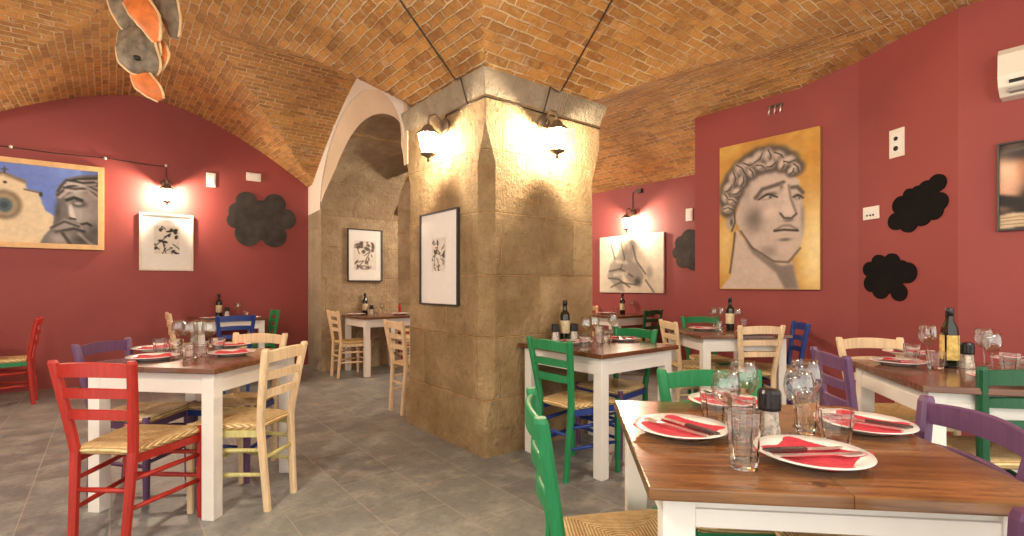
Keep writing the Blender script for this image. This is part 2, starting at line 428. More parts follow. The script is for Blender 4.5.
def arch_z(v):
    x = (v-5.65)/(1.5 if v > 5.65 else 1.57)
    return 2.25+.84*(1-abs(x)**1.9)**.56 if abs(x) < 1 else 2.25
def arch_wall():
    n = 44; top = 3.7
    cv = [5.65-(1.5 if i > n/2 else 1.57)*math.cos(PI*i/n) for i in range(n+1)]; inner = [(v, arch_z(v)) for v in cv]
    mb = MB()
    f = lambda v, z, e=0: (LP(v)+e, v, z)
    # front: ring face splaying in towards the opening, then the plain wall beyond the jamb
    for (v0, z0), (v1, z1) in zip(inner, inner[1:]):
        e0, e1 = (.13*(1-min(1, abs(q-5.65)/1.5)**8) for q in (v0, v1))
        r0, r1 = (.10+.13*max(0, 1-((q-5.3)/1.9)**2) for q in (v0, v1))
        mb.add([f(v0, z0, e0), f(v1, z1, e1), f(v1, z1+r1, .015), f(v0, z0+r0, .015)], [[0,1,2,3]], 0)
        mb.add([f(v0, z0+r0, .015), f(v1, z1+r1, .015), f(v1, z1+r1), f(v0, z0+r0)], [[0,1,2,3]], 3)
        mb.add([f(v0, z0+r0), f(v1, z1+r1), f(v1, top), f(v0, top)], [[0,1,2,3]], 3)
        mb.add([f(v0, z0, e0), f(v1, z1, e1), f(v1, z1, 1.15), f(v0, z0, 1.15)], [[0,1,2,3]], 1)
        mb.add([f(v0, z0, 1.15), f(v1, z1, 1.15), f(v1, top, 1.15), f(v0, top, 1.15)], [[0,1,2,3]], 1)
    a, b2 = 7.1, 7.15
    mb.add([f(a, 0), f(7.95, 0), f(7.95, 2.25), f(a, 2.25)], [[0,1,2,3]], 2)
    mb.add([f(b2, 2.25), f(7.95, 2.25), f(7.95, top), f(b2, top)], [[0,1,2,3]], 3)
    mb.add([f(a, 0), f(a, 2.25), f(a, 2.25, 1.15), f(a, 0, 1.15)], [[0,1,2,3]], 1)
    mb.add([f(a, 2.25, .0), f(b2, 2.25, .0), f(b2, 2.25, 1.15), f(a, 2.25, 1.15)], [[0,1,2,3]], 1)
    mb.add([f(a, 0, 1.15), f(8.9, 0, 1.15), f(8.9, top, 1.15), f(a, top, 1.15)], [[0,1,2,3]], 1)
    mb.add([f(4.0, 2.25), f(4.08, 2.25), f(4.08, top), f(4.0, top)], [[0,1,2,3]], 0)
    mb.add([f(4.0, 2.25), f(4.08, 2.25), f(4.08, 2.25, 1.15), f(4.0, 2.25, 1.15)], [[0,1,2,3]], 1)
    mb.add([f(4.0, 2.25), f(4.0, top), f(4.0, top, 1.15), f(4.0, 2.25, 1.15)], [[0,1,2,3]], 0)
    mb.add([f(4.0, 2.25, 1.15), f(4.08, 2.25, 1.15), f(4.08, top, 1.15), f(4.0, top, 1.15)], [[0,1,2,3]], 1)
    struct(mb.build('wall_arch', [PLASTER, STONE2, CORN, WHITEPL]))
arch_wall()

def pillar():
    x0, x1, y0, y1 = 2.03, 3.20, 2.85, 4.05
    def ring(z, c, e=0):
        c = max(c, .004)
        X0, X1, Y0, Y1 = x0-e, x1+e, y0-e, y1
        pts = [(X0, Y0+c), (X0+c, Y0), (X1-c, Y0), (X1, Y0+c), (X1, Y1-c), (X1-c, Y1), (X0+c, Y1), (X0, Y1-c)]
        return [(x, y, z) for x, y in pts]
    rs = [ring(0, 0), ring(.06, 0), ring(.24, 0), ring(.36, .045), ring(.46, .085), ring(2.06, .09), ring(2.33, 0), ring(2.53, 0)]
    # subdivide the long faces for a slightly uneven surface
    out = []
    for a, b in zip(rs, rs[1:]):
        n = max(1, int((b[0][2]-a[0][2])/.07))
        for i in range(n):
            t = i/n; out.append([tuple(p+(q-p)*t for p, q in zip(pa, pb)) for pa, pb in zip(a, b)])
    out.append(rs[-1])
    o = MB().loft(out).build('pillar', STONE); struct(o, 'square chamfered stone pillar')
    o.name = 'wall_pillar'
    rs = [ring(2.525, 0, .003), ring(2.54, 0, .006), ring(2.60, 0, .022), ring(2.665, 0, .045), ring(2.69, 0, .045)]
    struct(MB().loft(rs).build('trim_1', CORN))
pillar()

# ------------------------------------------------------------------ painter
class Paint:
    def __init__(s, w, h, nx, col, mp=None):
        s.w, s.h = w, h; s.nx = nx; s.ny = int(nx*h/w)
        s.X, s.Y = np.meshgrid((np.arange(s.nx)+.5)/s.nx, (np.arange(s.ny)+.5)/s.ny)   # y down
        s.I = np.ones((s.ny, s.nx, 3))*np.array(col); s.mp = mp
        s.rng = np.random.RandomState(5)
    def P(s, p): return s.mp(*p) if s.mp else p
    def blend(s, mask, col, a=1):
        s.I = s.I*(1-(mask*a)[..., None]) + np.array(col)*(mask*a)[..., None]
    def poly(s, pts, col, a=1, soft=1):
        pts = [s.P(p) for p in pts]; ins = np.zeros(s.X.shape, bool); n = len(pts)
        for i in range(n):
            x1, y1 = pts[i]; x2, y2 = pts[(i+1) % n]
            if y1 == y2: continue
            c = ((y1 > s.Y) != (y2 > s.Y)) & (s.X < (x2-x1)*(s.Y-y1)/(y2-y1)+x1); ins ^= c
        m = ins.astype(float)
        for _ in range(soft):
            p = np.pad(m, 1, mode='edge'); m = (p[1:-1, 1:-1]*2+p[:-2, 1:-1]+p[2:, 1:-1]+p[1:-1, :-2]+p[1:-1, 2:])/6
        s.blend(m, col, a)
    def blob(s, c, rx, ry, col, a=1, hard=2, ang=0):
        x, y = s.P(c); asp = s.h/s.w; dx = s.X-x; dy = (s.Y-y)*asp
        ca, sa = math.cos(R(ang)), math.sin(R(ang)); ex = (dx*ca+dy*sa)/rx; ey = (-dx*sa+dy*ca)/ry
        s.blend(np.exp(-(ex**2+ey**2)**hard), col, a)
    def line(s, pts, wd, col, a=1):
        pts = [s.P(p) for p in pts]; asp = s.h/s.w; best = np.full(s.X.shape, 9.)
        for (x1, y1), (x2, y2) in zip(pts, pts[1:]):
            ax, ay, bx, by = x1, y1*asp, x2, y2*asp; L = (bx-ax)**2+(by-ay)**2+1e-9
            t = np.clip(((s.X-ax)*(bx-ax)+(s.Y*asp-ay)*(by-ay))/L, 0, 1)
            best = np.minimum(best, np.hypot(s.X-ax-t*(bx-ax), s.Y*asp-ay-t*(by-ay)))
        s.blend(np.exp(-(best/wd)**3), col, a)
    def build(s, name, parent, z=-.001):
        xs = np.linspace(-s.w/2, s.w/2, s.nx); zs = np.linspace(s.h/2, -s.h/2, s.ny)
        V = [(x, z, q) for q in zs for x in xs]; n = s.nx
        Fs = [(j*n+i, (j+1)*n+i, (j+1)*n+i+1, j*n+i+1) for j in range(s.ny-1) for i in range(n-1)]
        # give the sheet its thickness
        b = len(V); e = .004
        V += [(-s.w/2, z+e, s.h/2), (s.w/2, z+e, s.h/2), (s.w/2, z+e, -s.h/2), (-s.w/2, z+e, -s.h/2)]
        Fs.append((b, b+1, b+2, b+3))
        me = bpy.data.meshes.new(name); me.from_pydata(V, [], Fs); me.materials.append(CANVAS)
        ca = me.color_attributes.new('Col', 'FLOAT_COLOR', 'POINT')
        col = np.ones((len(V), 4)); col[:b, :3] = np.clip(s.I, 0, 1).reshape(-1, 3)**2.2
        ca.data.foreach_set('color', col.ravel().astype(np.float32)); me.update()
        o = bpy.data.objects.new(name, me); C.objects.link(o); o.parent = parent; return o

def frame(w, h, fw, dep, mat, parent, name='frame'):
    mb = MB()
    for x0, x1, z0, z1 in ((-w/2, -w/2+fw, -h/2, h/2), (w/2-fw, w/2, -h/2, h/2), (-w/2+fw, w/2-fw, h/2-fw, h/2), (-w/2+fw, w/2-fw, -h/2, -h/2+fw)):
        mb.box(x0, x1, -dep, 0, z0, z1, bev=.003)
    return mb.build(name, mat, parent)

def sketch(w, h, seed, dark=(.12,.10,.09), light=(.86,.83,.77), nx=60):
    p = Paint(w, h, nx, light); rg = random.Random(seed)
    for k in range(30):
        x, y = rg.uniform(.04, .96), rg.uniform(.05, .95); c = dark if rg.random() < .6 else light
        p.blob((x, y), rg.uniform(.04, .16), rg.uniform(.03, .09), c, .95, 3, rg.uniform(0, 180))
    for k in range(8):
        x, y = rg.uniform(.1, .8), rg.uniform(.05, .9)
        p.line([(x, y), (x+rg.uniform(-.3, .3), y+rg.uniform(-.2, .2)), (x+rg.uniform(-.3, .3), y+rg.uniform(0, .3))], .022, dark, .9)
    return p

def print_picture(name, loc, rz, w, h, fmat, fw, iw, ih, seed, label, dz=0, dark=(.12,.10,.09)):
    t = empty(name, loc, rz); tag(t, label, 'picture')
    frame(w, h, fw, .028, fmat, t)
    MB().box(-w/2+fw*.8, w/2-fw*.8, -.012, -.003, -h/2+fw*.8, h/2-fw*.8).build('paper', MAT, t)
    o = sketch(iw, ih, seed, dark).build('print', t, -.0165); o.location = (0, 0, dz)
    return t
print_picture('framed_print', (.58, 7.9, 1.75), 0, .58, .73, FR_W, .022, .27, .36, 3,
              'white framed black and white print below the lantern on the left red wall', .03)
print_picture('framed_print', (2.03, 3.46, 1.41), R(-90), .58, .735, FR_D, .012, .20, .26, 8,
              'large white print in thin dark frame on the stone pillar', .03, (.25,.22,.20))
print_picture('framed_print', (2.905, 7.085, 1.63), 0, .525, .755, FR_D, .016, .33, .42, 21,
              'dark framed sketch print on the stone wall inside the arched passage', 0, (.35,.28,.24))

def facade_painting():
    w, h = 1.55, 1.0; t = empty('painting', (-.825, 7.9, 2.12), 0)
    tag(t, 'pine framed painting of a pale church front and grey stone face on left red wall', 'painting')
    frame(w, h, .06, .04, FR_P, t)
    # visible part is given in close-up units, mapped on to the canvas
    def mp(x, y):
        top = 130+x*.088; bot = 462+x*.022
        return (1-(403-x)/403*(.90/(w-.1)), (y-top)/(bot-top))
    p = Paint(w-.1, h-.1, 190, (.40, .50, .80), mp)
    p.blob((300, 170), .25, .08, (.50, .60, .86), .5, 1)
    # church front with gable, cornice and oculus
    cream = (.87, .80, .66)
    p.poly([(-230, 480), (-230, 250), (-90, 250), (-60, 225), (-60, 200), (35, 178), (112, 212), (120, 245), (165, 258), (176, 300), (190, 330), (222, 350), (222, 480)], cream, 1, 2)
    p.line([(-62, 204), (35, 180), (112, 214)], .012, (.50, .44, .38)); p.line([(-60, 212), (35, 190), (112, 222)], .006, (.70, .62, .5))
    p.line([(112, 245), (168, 258)], .008, (.45, .40, .36)); p.line([(40, 180), (40, 158)], .006, (.3, .26, .25)); p.line([(30, 166), (50, 166)], .005, (.3,.26,.25))
    p.blob((42, 218), .012, .012, (.3, .25, .22), 1, 4)
    p.blob((40, 308), .10, .115, (.48, .42, .34), 1, 6); p.blob((40, 308), .075, .088, (.62, .56, .44), 1, 6); p.blob((40, 310), .045, .055, (.28, .36, .40), 1, 4)
    p.blob((40, 310), .02, .025, (.18, .26, .30), 1, 3)
    p.blob((172, 264), .012, .02, (.2, .2, .18), 1, 3)
    # grey stone head resting on a hand
    g = lambda k: (k, k*.95, k*.92)
    p.poly([(160, 475), (185, 430), (215, 395), (225, 350), (235, 300), (228, 255), (240, 225), (275, 196), (320, 185), (403, 180), (403, 475)], g(.42), 1, 2)
    p.poly([(262, 270), (300, 250), (403, 258), (403, 400), (350, 415), (330, 380), (290, 365), (280, 330)], g(.62), 1, 4)
    for pts in ([(240, 250), (262, 215), (310, 200), (403, 196)], [(238, 265), (275, 232), (330, 222), (403, 226)], [(262, 235), (300, 240), (350, 236), (390, 268)], [(300, 205), (350, 225), (403, 250)], [(270, 205), (330, 215), (380, 212)]):
        p.line(pts, .011, g(.16), .85); p.line([(x+5, y+9) for x, y in pts], .012, g(.75), .8)
    p.line([(272, 285), (300, 275), (330, 285)], .014, g(.12)); p.blob((318, 300), .05, .03, g(.18), .9, 1.5); p.blob((316, 298), .028, .014, g(.7), .9, 2)
    p.poly([(282, 300), (290, 300), (308, 358), (292, 362), (280, 345)], g(.82), .9, 3)
    p.line([(285, 358), (305, 362)], .008, g(.15)); p.blob((345, 345), .04, .05, g(.72), .6, 1)
    p.line([(330, 382), (352, 378), (368, 386)], .010, g(.12)); p.blob((380, 400), .05, .05, g(.25), .6, 1)
    p.poly([(205, 400), (262, 360), (330, 385), (345, 410), (300, 405), (255, 415)], g(.60), .9, 3)
    p.line([(212, 398), (262, 372), (320, 392)], .010, g(.18), .8); p.line([(230, 415), (300, 400), (340, 412)], .012, g(.14), .9)
    p.blob((245, 440), .07, .05, g(.68), .8, 1.2); p.blob((330, 445), .06, .04, g(.2), .8, 1.2); p.blob((235, 330), .02, .07, g(.2), .6, 1)
    p.line([(255, 420), (290, 470)], .012, g(.15), .8); p.line([(320, 420), (370, 465)], .012, g(.6), .8)
    p.build('canvas', t, -.014)
facade_painting()

def head_painting():
    w, h = .99, 1.525; t = empty('painting', (5.2, 2.392, 1.918), R(-90))
    tag(t, 'large painting of a pale stone head on gold ground on the right red wall', 'painting')
    MB().box(-w/2, w/2, -.034, 0, -h/2, h/2, bev=.003).build('stretcher_frame', m_simple('gold_edge', (.5, .3, .08), .5), t)
    def mp(x, y):
        top = 115-73*(x-58)/284
        return ((x-58)/284, (y-top)/(508-top))
    gold = (.74, .53, .24)
    p = Paint(w-.004, h-.004, 150, gold, mp)
    n = p.rng
    for k in range(70):
        p.blob((n.uniform(58, 342), n.uniform(50, 505)), n.uniform(.03, .14), n.uniform(.03, .12), n.choice([0, 1]) and (.88, .72, .40) or (.66, .46, .16), .35, 1, n.uniform(0, 180))
    p.blob((330, 390), .16, .5, (.95, .88, .66), .8, 1.2); p.blob((75, 380), .10, .3, (.90, .80, .55), .6, 1.2); p.blob((330, 110), .14, .3, (.72, .50, .16), .6, 1)
    s = lambda k: (k, k*.89, k*.82)
    p.poly([(112, 340), (165, 400), (235, 432), (272, 425), (278, 460), (290, 506), (62, 506), (95, 470), (103, 400)], s(.76), 1, 3)
    p.poly([(135, 365), (190, 410), (240, 440), (274, 436), (280, 470), (288, 506), (252, 506), (228, 460), (160, 405)], s(.42), .8, 8)
    p.line([(108, 350), (102, 400), (92, 462)], .012, s(.25), .8)
    face = [(118, 260), (128, 215), (160, 182), (210, 170), (262, 178), (290, 196), (297, 235), (302, 290), (304, 330), (295, 378), (278, 415), (252, 430), (222, 426), (190, 412), (155, 385), (126, 345), (108, 315)]
    p.poly(face, s(.74), 1, 2)
    p.blob((165, 310), .10, .13, s(.36), .75, 1.1); p.blob((140, 235), .06, .12, s(.55), .5, 1); p.blob((225, 205), .16, .05, s(.82), .7, 1.2)
    p.blob((215, 400), .12, .06, s(.50), .7, 1.2); p.blob((250, 395), .09, .06, s(.80), .8, 1.2); p.blob((298, 300), .02, .13, s(.48), .6, 1.2); p.blob((210, 290), .07, .07, s(.84), .7, 1.1)
    # brow, eyes, nose and lips
    p.line([(170, 250), (190, 225), (222, 214), (248, 204)], .022, s(.30), .9); p.line([(270, 218), (285, 216), (299, 232)], .020, s(.30), .9)
    p.blob((206, 243), .085, .032, s(.22), .9, 1.6, -8); p.blob((204, 247), .055, .017, s(.78), .9, 2, -8); p.blob((212, 247), .014, .014, s(.25), .9, 2); p.line([(178, 255), (205, 238), (232, 246)], .008, s(.12))
    p.blob((287, 244), .045, .028, s(.26), .9, 1.6, 10); p.blob((288, 248), .030, .014, s(.74), .9, 2, 10); p.blob((290, 248), .010, .011, s(.25), .9, 2); p.line([(272, 246), (286, 238), (300, 248)], .007, s(.12))
    p.poly([(240, 208), (262, 208), (276, 270), (284, 292), (272, 304), (250, 304), (238, 292), (250, 262)], s(.80), .9, 3)
    p.line([(262, 212), (268, 250), (282, 290)], .013, s(.45), .8); p.line([(240, 292), (250, 305), (270, 305), (282, 293)], .012, s(.25), .9); p.blob((262, 311), .05, .018, s(.32), .7, 1.5); p.blob((243, 215), .02, .04, s(.35), .7, 1)
    p.line([(224, 340), (248, 326), (266, 326), (284, 336)], .014, s(.50), .9); p.line([(224, 342), (250, 338), (286, 340)], .012, s(.16), .95); p.blob((256, 352), .06, .016, s(.70), .9, 1.8); p.blob((252, 366), .06, .018, s(.36), .8, 1.4)
    p.line([(126, 345), (160, 390), (222, 428), (262, 430), (292, 390)], .012, s(.28), .7)
    # ear
    p.blob((95, 318), .055, .10, s(.66), 1, 3); p.line([(82, 295), (90, 285), (106, 292), (108, 320), (98, 345)], .010, s(.24), .9); p.blob((97, 320), .018, .04, s(.28), .9, 1.5)
    # wavy locks
    loc = [(86, 285, 18), (80, 255, 18), (88, 225, 20), (100, 262, 16), (104, 198, 21), (112, 236, 17), (126, 172, 22), (130, 205, 17), (152, 152, 22), (158, 180, 16), (178, 136, 22), (186, 162, 17), (208, 130, 22), (214, 155, 17), (238, 130, 21), (246, 155, 16), (264, 142, 19), (282, 162, 16), (270, 172, 12)]
    for x, y, r in loc: p.blob((x, y), r/190, r/190, s(.30), 1, 3)
    for i, (x, y, r) in enumerate(loc):
        a = i*67 % 180
        p.blob((x-2, y-2), r/300, r/420, s(.80), .95, 1.8, a); p.blob((x+4, y+5), r/520, r/700, s(.50), .9, 1.6, a)
        dx, dy = math.cos(R(a)), math.sin(R(a))
        p.line([(x-r*.8*dx, y-r*.8*dy), (x+r*.3*dy, y-r*.3*dx), (x+r*.8*dx, y+r*.8*dy)], .007, s(.16), .85)
    p.build('canvas', t, -.0352)
head_painting()

def nude_painting():
    w, h = 1.2, .875; t = empty('painting', (6.2, 4.89, 1.52), R(-90))
    tag(t, 'pale unframed charcoal drawing of a crouching figure on the back red wall', 'painting')
    MB().box(-w/2, w/2, -.03, 0, -h/2, h/2, bev=.003).build('stretcher_frame', MAT, t)
    p = Paint(w-.004, h-.004, 110, (.84, .79, .70))
    g = lambda k: (k, k*.93, k*.84)
    p.blob((.47, .2), .11, .16, g(.42), .9, 1.6); p.blob((.50, .3), .09, .15, g(.60), .8, 1.4); p.blob((.48, .17), .035, .08, g(.78), .8, 1.4)
    p.poly([(.36, .05), (.30, .35), (.18, .5), (.14, .7), (.30, .95), (.42, .98), (.36, .72), (.45, .55), (.42, .3)], g(.52), .7, 6)
    p.poly([(.45, .4), (.62, .5), (.72, .72), (.66, .9), (.48, .8), (.38, .62)], g(.55), .85, 5)
    for q in ([(.17, .62), (.35, .58), (.55, .72)], [(.15, .74), (.32, .76), (.5, .9)], [(.2, .9), (.35, .82), (.6, .86)], [(.36, .12), (.42, .4), (.35, .6)], [(.55, .2), (.60, .45), (.74, .68)], [(.74, .78), (.86, .98)], [(.20, .15), (.26, .4)]):
        p.line(q, .012, g(.25), .7)
    p.blob((.8, .65), .05, .08, g(.62), .8, 1.5); p.blob((.62, .80), .05, .05, g(.2), .8, 1.2)
    for q in ([(.30, .45), (.45, .48)], [(.25, .68), (.45, .66)]): p.line(q, .025, g(.85), .7)
    p.build('canvas', t, -.0312)
nude_painting()

def right_painting():
    w, h = .95, .60; t = empty('painting', (4.8, .171, 1.868), R(-90))
    tag(t, 'dark framed painting of pale limbs and black hair cut by the right photo edge', 'painting')
    frame(w, h, .012, .035, FR_D, t)
    p = Paint(w-.02, h-.02, 110, (.10, .08, .07))
    p.blob((.05, .40), .10, .24, (.86, .66, .54), 1, 2.4, 10); p.blob((.03, .30), .07, .10, (.90, .74, .62), .9, 1.4); p.blob((.20, .45), .08, .2, (.72, .48, .34), .9, 2, -20)
    p.blob((.13, .12), .14, .06, (.20, .18, .17), .9, 1.5); p.line([(.02, .1), (.2, .06), (.35, .2)], .012, (.40, .37, .34), .7)
    p.poly([(0, .58), (.1, .62), (.25, .82), (0, .72)], (.13, .11, .10), 1, 3)
    p.poly([(0, .83), (.08, .80), (.22, .84), (.32, .93), (.2, .96), (0, .99)], (.84, .74, .60), 1, 2)
    for k in range(3): p.line([(0, .86+.04*k), (.12, .85+.04*k), (.24, .90+.03*k)], .006, (.5, .40, .30), .8)
    p.blob((.6, .5), .25, .18, (.78, .58, .44), 1, 2, 15); p.blob((.85, .35), .1, .15, (.85, .68, .55), 1, 2)
    p.build('canvas', t, -.02)
right_painting()

def cloud(loc, rz, lobes, label, mat, th=.014, k=1):
    lobes = [(x*k, z*k, r*k) for x, z, r in lobes]
    n = 260; pts = []
    for i in range(n):
        a = 2*PI*i/n; d = (math.cos(a), math.sin(a)); best = .02
        for cx, cz, r in lobes:
            bq = d[0]*cx+d[1]*cz; disc = bq*bq-(cx*cx+cz*cz-r*r)
            if disc >= 0: best = max(best, bq+math.sqrt(disc))
        pts.append((d[0]*best, d[1]*best))
    mb = MB(); mb.loft([[(x, -th, z) for x, z in pts], [(x, 0, z) for x, z in pts]])
    return tag(mb.build('cloud_board', mat, None, loc, rz), label, 'chalkboard', 'cloud shaped chalkboards')
cloud((1.71, 7.9, 2.12), 0, [(-.20,.25,.14),(.17,.25,.15),(-.30,.10,.13),(.31,.05,.15),(-.34,-.02,.11),(-.18,-.20,.17),(.16,-.20,.17),(0,.05,.24),(0,-.08,.2)],
      'dusty black cloud shaped chalkboard on the left red wall beside the arch', CHALKG)
cloud((6.2, 3.88, 1.68), R(-90), [(-.02,.16,.12),(-.14,.10,.10),(-.19,-.03,.09),(-.12,-.14,.10),(.05,-.15,.13),(.16,0,.14),(.14,.13,.1),(0,0,.17)],
      'small dark cloud shaped chalkboard on the back red wall beside the charcoal drawing', CHALKG)
DA = math.atan2(-.881, -.472)
def diag(k, z): return (5.2-.472*k, 1.6-.881*k, z)
cloud(diag(.535, 1.825), DA, [(-.19,-.12,.08),(-.14,.02,.085),(-.06,.10,.06),(.02,.10,.07),(.10,.12,.08),(.19,.16,.075),(.20,0,.08),(.16,-.07,.08),(.05,-.10,.09),(-.07,-.15,.085),(0,0,.14)],
      'upper black cloud shaped chalkboard, tilted, on the angled red wall', CHALK, k=.88)
cloud(diag(.30, 1.27), DA, [(-.10,.13,.07),(.03,.13,.075),(-.19,.07,.07),(-.17,-.06,.08),(-.08,-.12,.08),(.10,-.14,.075),(.17,.03,.09),(.12,.08,.06),(0,0,.15)],
      'lower black cloud shaped chalkboard just above the natural chair on the angled red wall', CHALK, k=.93)

def plate_box(name, loc, rz, w, h, label, cat, holes=()):
    t = empty(name, loc, rz); tag(t, label, cat)
    MB().box(-w/2, w/2, -.012, 0, -h/2, h/2, bev=.003).build('cover', OFFW, t)
    MB().box(-w*.36, w*.36, -.016, -.011, -h*.36, h*.36, bev=.002).build('insert', CER, t)
    for x, z, r in holes:
        MB().lathe([(r, 0), (r, .005)], 12).build('button', BLACK, t).matrix_basis = Matrix.Translation((x, -.0155, z)) @ Matrix.Rotation(R(90), 4, 'X')
plate_box('wall_plate', (1.075, 7.9, 2.62), 0, .11, .19, 'upright white wall plate right of the lantern on left red wall', 'wall plate')
plate_box('wall_plate', (1.60, 7.9, 2.73), 0, .19, .115, 'wide white wall plate above the cloud board on left red wall', 'wall plate')
plate_box('wall_plate', (6.2, 3.90, 2.16), R(-90), .10, .17, 'small white wall plate above the cloud board on the back red wall', 'wall plate')
plate_box('switch_plate', diag(.374, 2.356), DA, .13, .23, 'tall white switch plate with two dark sockets high on the angled red wall', 'switch', ((0, .035, .017), (0, -.045, .02)))
plate_box('socket_plate', diag(.135, 1.82), DA, .155, .11, 'small white socket plate left of the upper black cloud board', 'socket', ((-.03, -.02, .008), (0, -.02, .008), (.03, -.02, .008)))

def air_con():
    t = empty('air_conditioner', (4.8, .62-.42, 2.455), R(-90)); tag(t, 'white wall mounted air conditioner at the upper right photo edge', 'air conditioner')
    w = .42
    sec = [(0, 0), (-.12, 0), (-.19, .05), (-.21, .12), (-.20, .26), (-.17, .30), (0, .30)]
    mb = MB(); mb.loft([[(x, y, z) for y, z in sec] for x in (-w, -w+.01, w-.01, w)]); mb.build('casing', OFFW, t)
    MB().box(-w+.05, w-.05, -.19, -.10, .012, .035).build('vent_flap', m_simple('grey_flap', (.30, .28, .25), .5), t)
    MB().box(-w+.055, -w+.20, -.208, -.15, .065, .085).build('display_strip', BLACK, t)
air_con()
def hooks():
    t = empty('wall_hooks', (5.2, 2.31, 2.95), R(-90)); tag(t, 'small metal bracket with prongs high on wall above the stone head painting', 'bracket')
    MB().box(-.07, .07, -.008, 0, .02, .05, bev=.002).build('rail', DSTEEL, t)
    for x in (-.055, 0, .055):
        MB().tube([(x, -.004, .045), (x+.006, -.03, .03), (x, -.035, -.05)], .006).build('prong', STEEL, t)
hooks()

# ------------------------------------------------------------------ lanterns
def make_lantern():
    IRON = m_simple('bronze_iron', (.20, .145, .10), .45, .5)
    t = empty('wall_lantern')
    # origin on the wall plane, lantern hangs .16 in front (-Y)
    mb = MB(); mb.lathe([(.0, 0), (.032, 0), (.045, .01), (.045, .02), (.03, .03), (0, .03)], 16)
    p = mb.build('wall_mount', IRON, t); p.matrix_basis = Matrix.Translation((0, 0, .20)) @ Matrix.Rotation(R(90), 4, 'X') @ Matrix.Scale(1.3, 4)
    pts = [(0, -.01, .16), (0, -.04, .23), (0, -.10, .27), (0, -.15, .25), (0, -.16, .205)]
    MB().tube(pts, .009).tube([(0, -.015, .20), (0, -.05, .19), (0, -.065, .215), (0, -.05, .235)], .006).build('arm', IRON, t)
    MB().lathe([(.0, .205), (.012, .20), (.010, .185), (.03, .175), (.048, .150), (.076, .125), (.088, .115), (.088, .108), (.03, .112), (0, .112)], 6, (0, -.16, 0), smooth=False).build('roof', IRON, t)
    mb = MB()
    for k in range(6):
        a = 2*PI*k/6
        mb.tube([(.078*math.cos(a), -.16+.078*math.sin(a), .11), (.048*math.cos(a), -.16+.048*math.sin(a), -.04)], .0035, 6)
    mb.build('cage', IRON, t)
    MB().lathe([(.074, .108), (.045, -.036)], 6, (0, -.16, 0), smooth=False, cap=False).build('glass', PANE, t)
    MB().lathe([(0, -.10), (.010, -.095), (.012, -.08), (.006, -.072), (.022, -.06), (.056, -.045), (.058, -.038), (0, -.038)], 12, (0, -.16, 0)).build('finial', IRON, t)
    MB().lathe([(0, -.038), (.010, -.035), (.010, -.015), (.017, .0), (.018, .012), (.012, .024), (0, .028)], 14, (0, -.16, 0)).build('bulb', BULB, t)
    return t
lan0 = make_lantern()
def lantern(i, loc, rz, label, power):
    t = lan0 if i == 0 else copy_tree(lan0)
    t.location = loc; t.rotation_euler = (0, 0, rz); tag(t, label, 'wall lantern', 'wall lanterns')
    for s in (-1, 1):
        pass
    ld = bpy.data.lights.new('lantern_light', 'POINT'); ld.energy = power; ld.color = (1, .82, .60); ld.shadow_soft_size = .022
    lo = bpy.data.objects.new('lantern_light', ld); C.objects.link(lo); lo.parent = t; lo.location = (0, -.16, .056)
LPOW = 58
lantern(0, (2.03, 3.36, 2.22), R(-90), 'lit iron lantern on the left face of the stone pillar', LPOW)
lantern(1, (2.56, 2.85, 2.22), 0, 'lit iron lantern on the right face of the stone pillar', LPOW)
lantern(2, (.57, 7.9, 2.30), 0, 'lit lantern on the left red wall above the white framed print', LPOW*1.1)
lantern(3, (6.2, 4.85, 2.08), R(-90), 'lit lantern on the back red wall above the charcoal drawing', LPOW*.9)

for o, c in ((lan0, 0),):
    # the bulb must not swallow its own lamp
    pass

# wires
def wire(name, pts, label, r=.006):
    return tag(MB().tube(pts, r, 6).build(name, IRON), label, 'wire')
wire('electric_cable', [hit(395+(455-395)*k/12, 0-8+(78+8)*k/12) for k in range(13)] + [Vector((1.94, 3.02, 2.66)), Vector((2.015, 3.05, 2.50)), Vector((2.015, 3.22, 2.50)), Vector((2.015, 3.34, 2.50)), Vector((2.015, 3.36, 2.45))],
     'dark cable running down the brick vault to the pillar\'s left lantern')
wire('electric_cable', [hit(616+(560-616)*k/12, -8+(92+8)*k/12) for k in range(13)] + [Vector((2.56, 2.76, 2.67)), Vector((2.56, 2.834, 2.50)), Vector((2.56, 2.834, 2.45))],
     'dark cable running down the brick vault to the pillar\'s right lantern')
wire('electric_cable', [(2.018, 3.25, 2.497), (2.018, 2.838, 2.497), (2.2, 2.838, 2.497), (3.19, 2.838, 2.497)], 'dark cable clipped along under the pillar cornice', .005)
t = empty('cable_run', (0, 7.9, 0)); tag(t, 'thin dark cable strung along the left red wall above the painting', 'wire')
MB().tube([(-1.6, -.012, 2.735), (-.95, -.012, 2.738), (-.5, -.014, 2.728), (-.04, -.012, 2.745), (.3, -.014, 2.728), (.57, -.012, 2.725), (.575, -.012, 2.60)], .006, 6).build('cable', IRON, t)
for x in (-.86, -.04, .57): MB().lathe([(0, -.02), (.014, -.012), (.016, 0), (.014, .012), (0, .02)], 10, (x, -.016, 2.74)).build('clip', OFFW, t)
t = empty('junction_box', (6.2, 4.72, 2.60), R(-90)); tag(t, 'small dark junction box high on back wall above its lantern', 'junction box')
MB().box(-.04, .04, -.04, 0, -.03, .03, bev=.004).build('box', IRON, t)
MB().tube([(-.04, -.015, 0), (-.13, -.012, .0), (-.13, -.012, -.30)], .005, 6).build('cable', IRON, t)

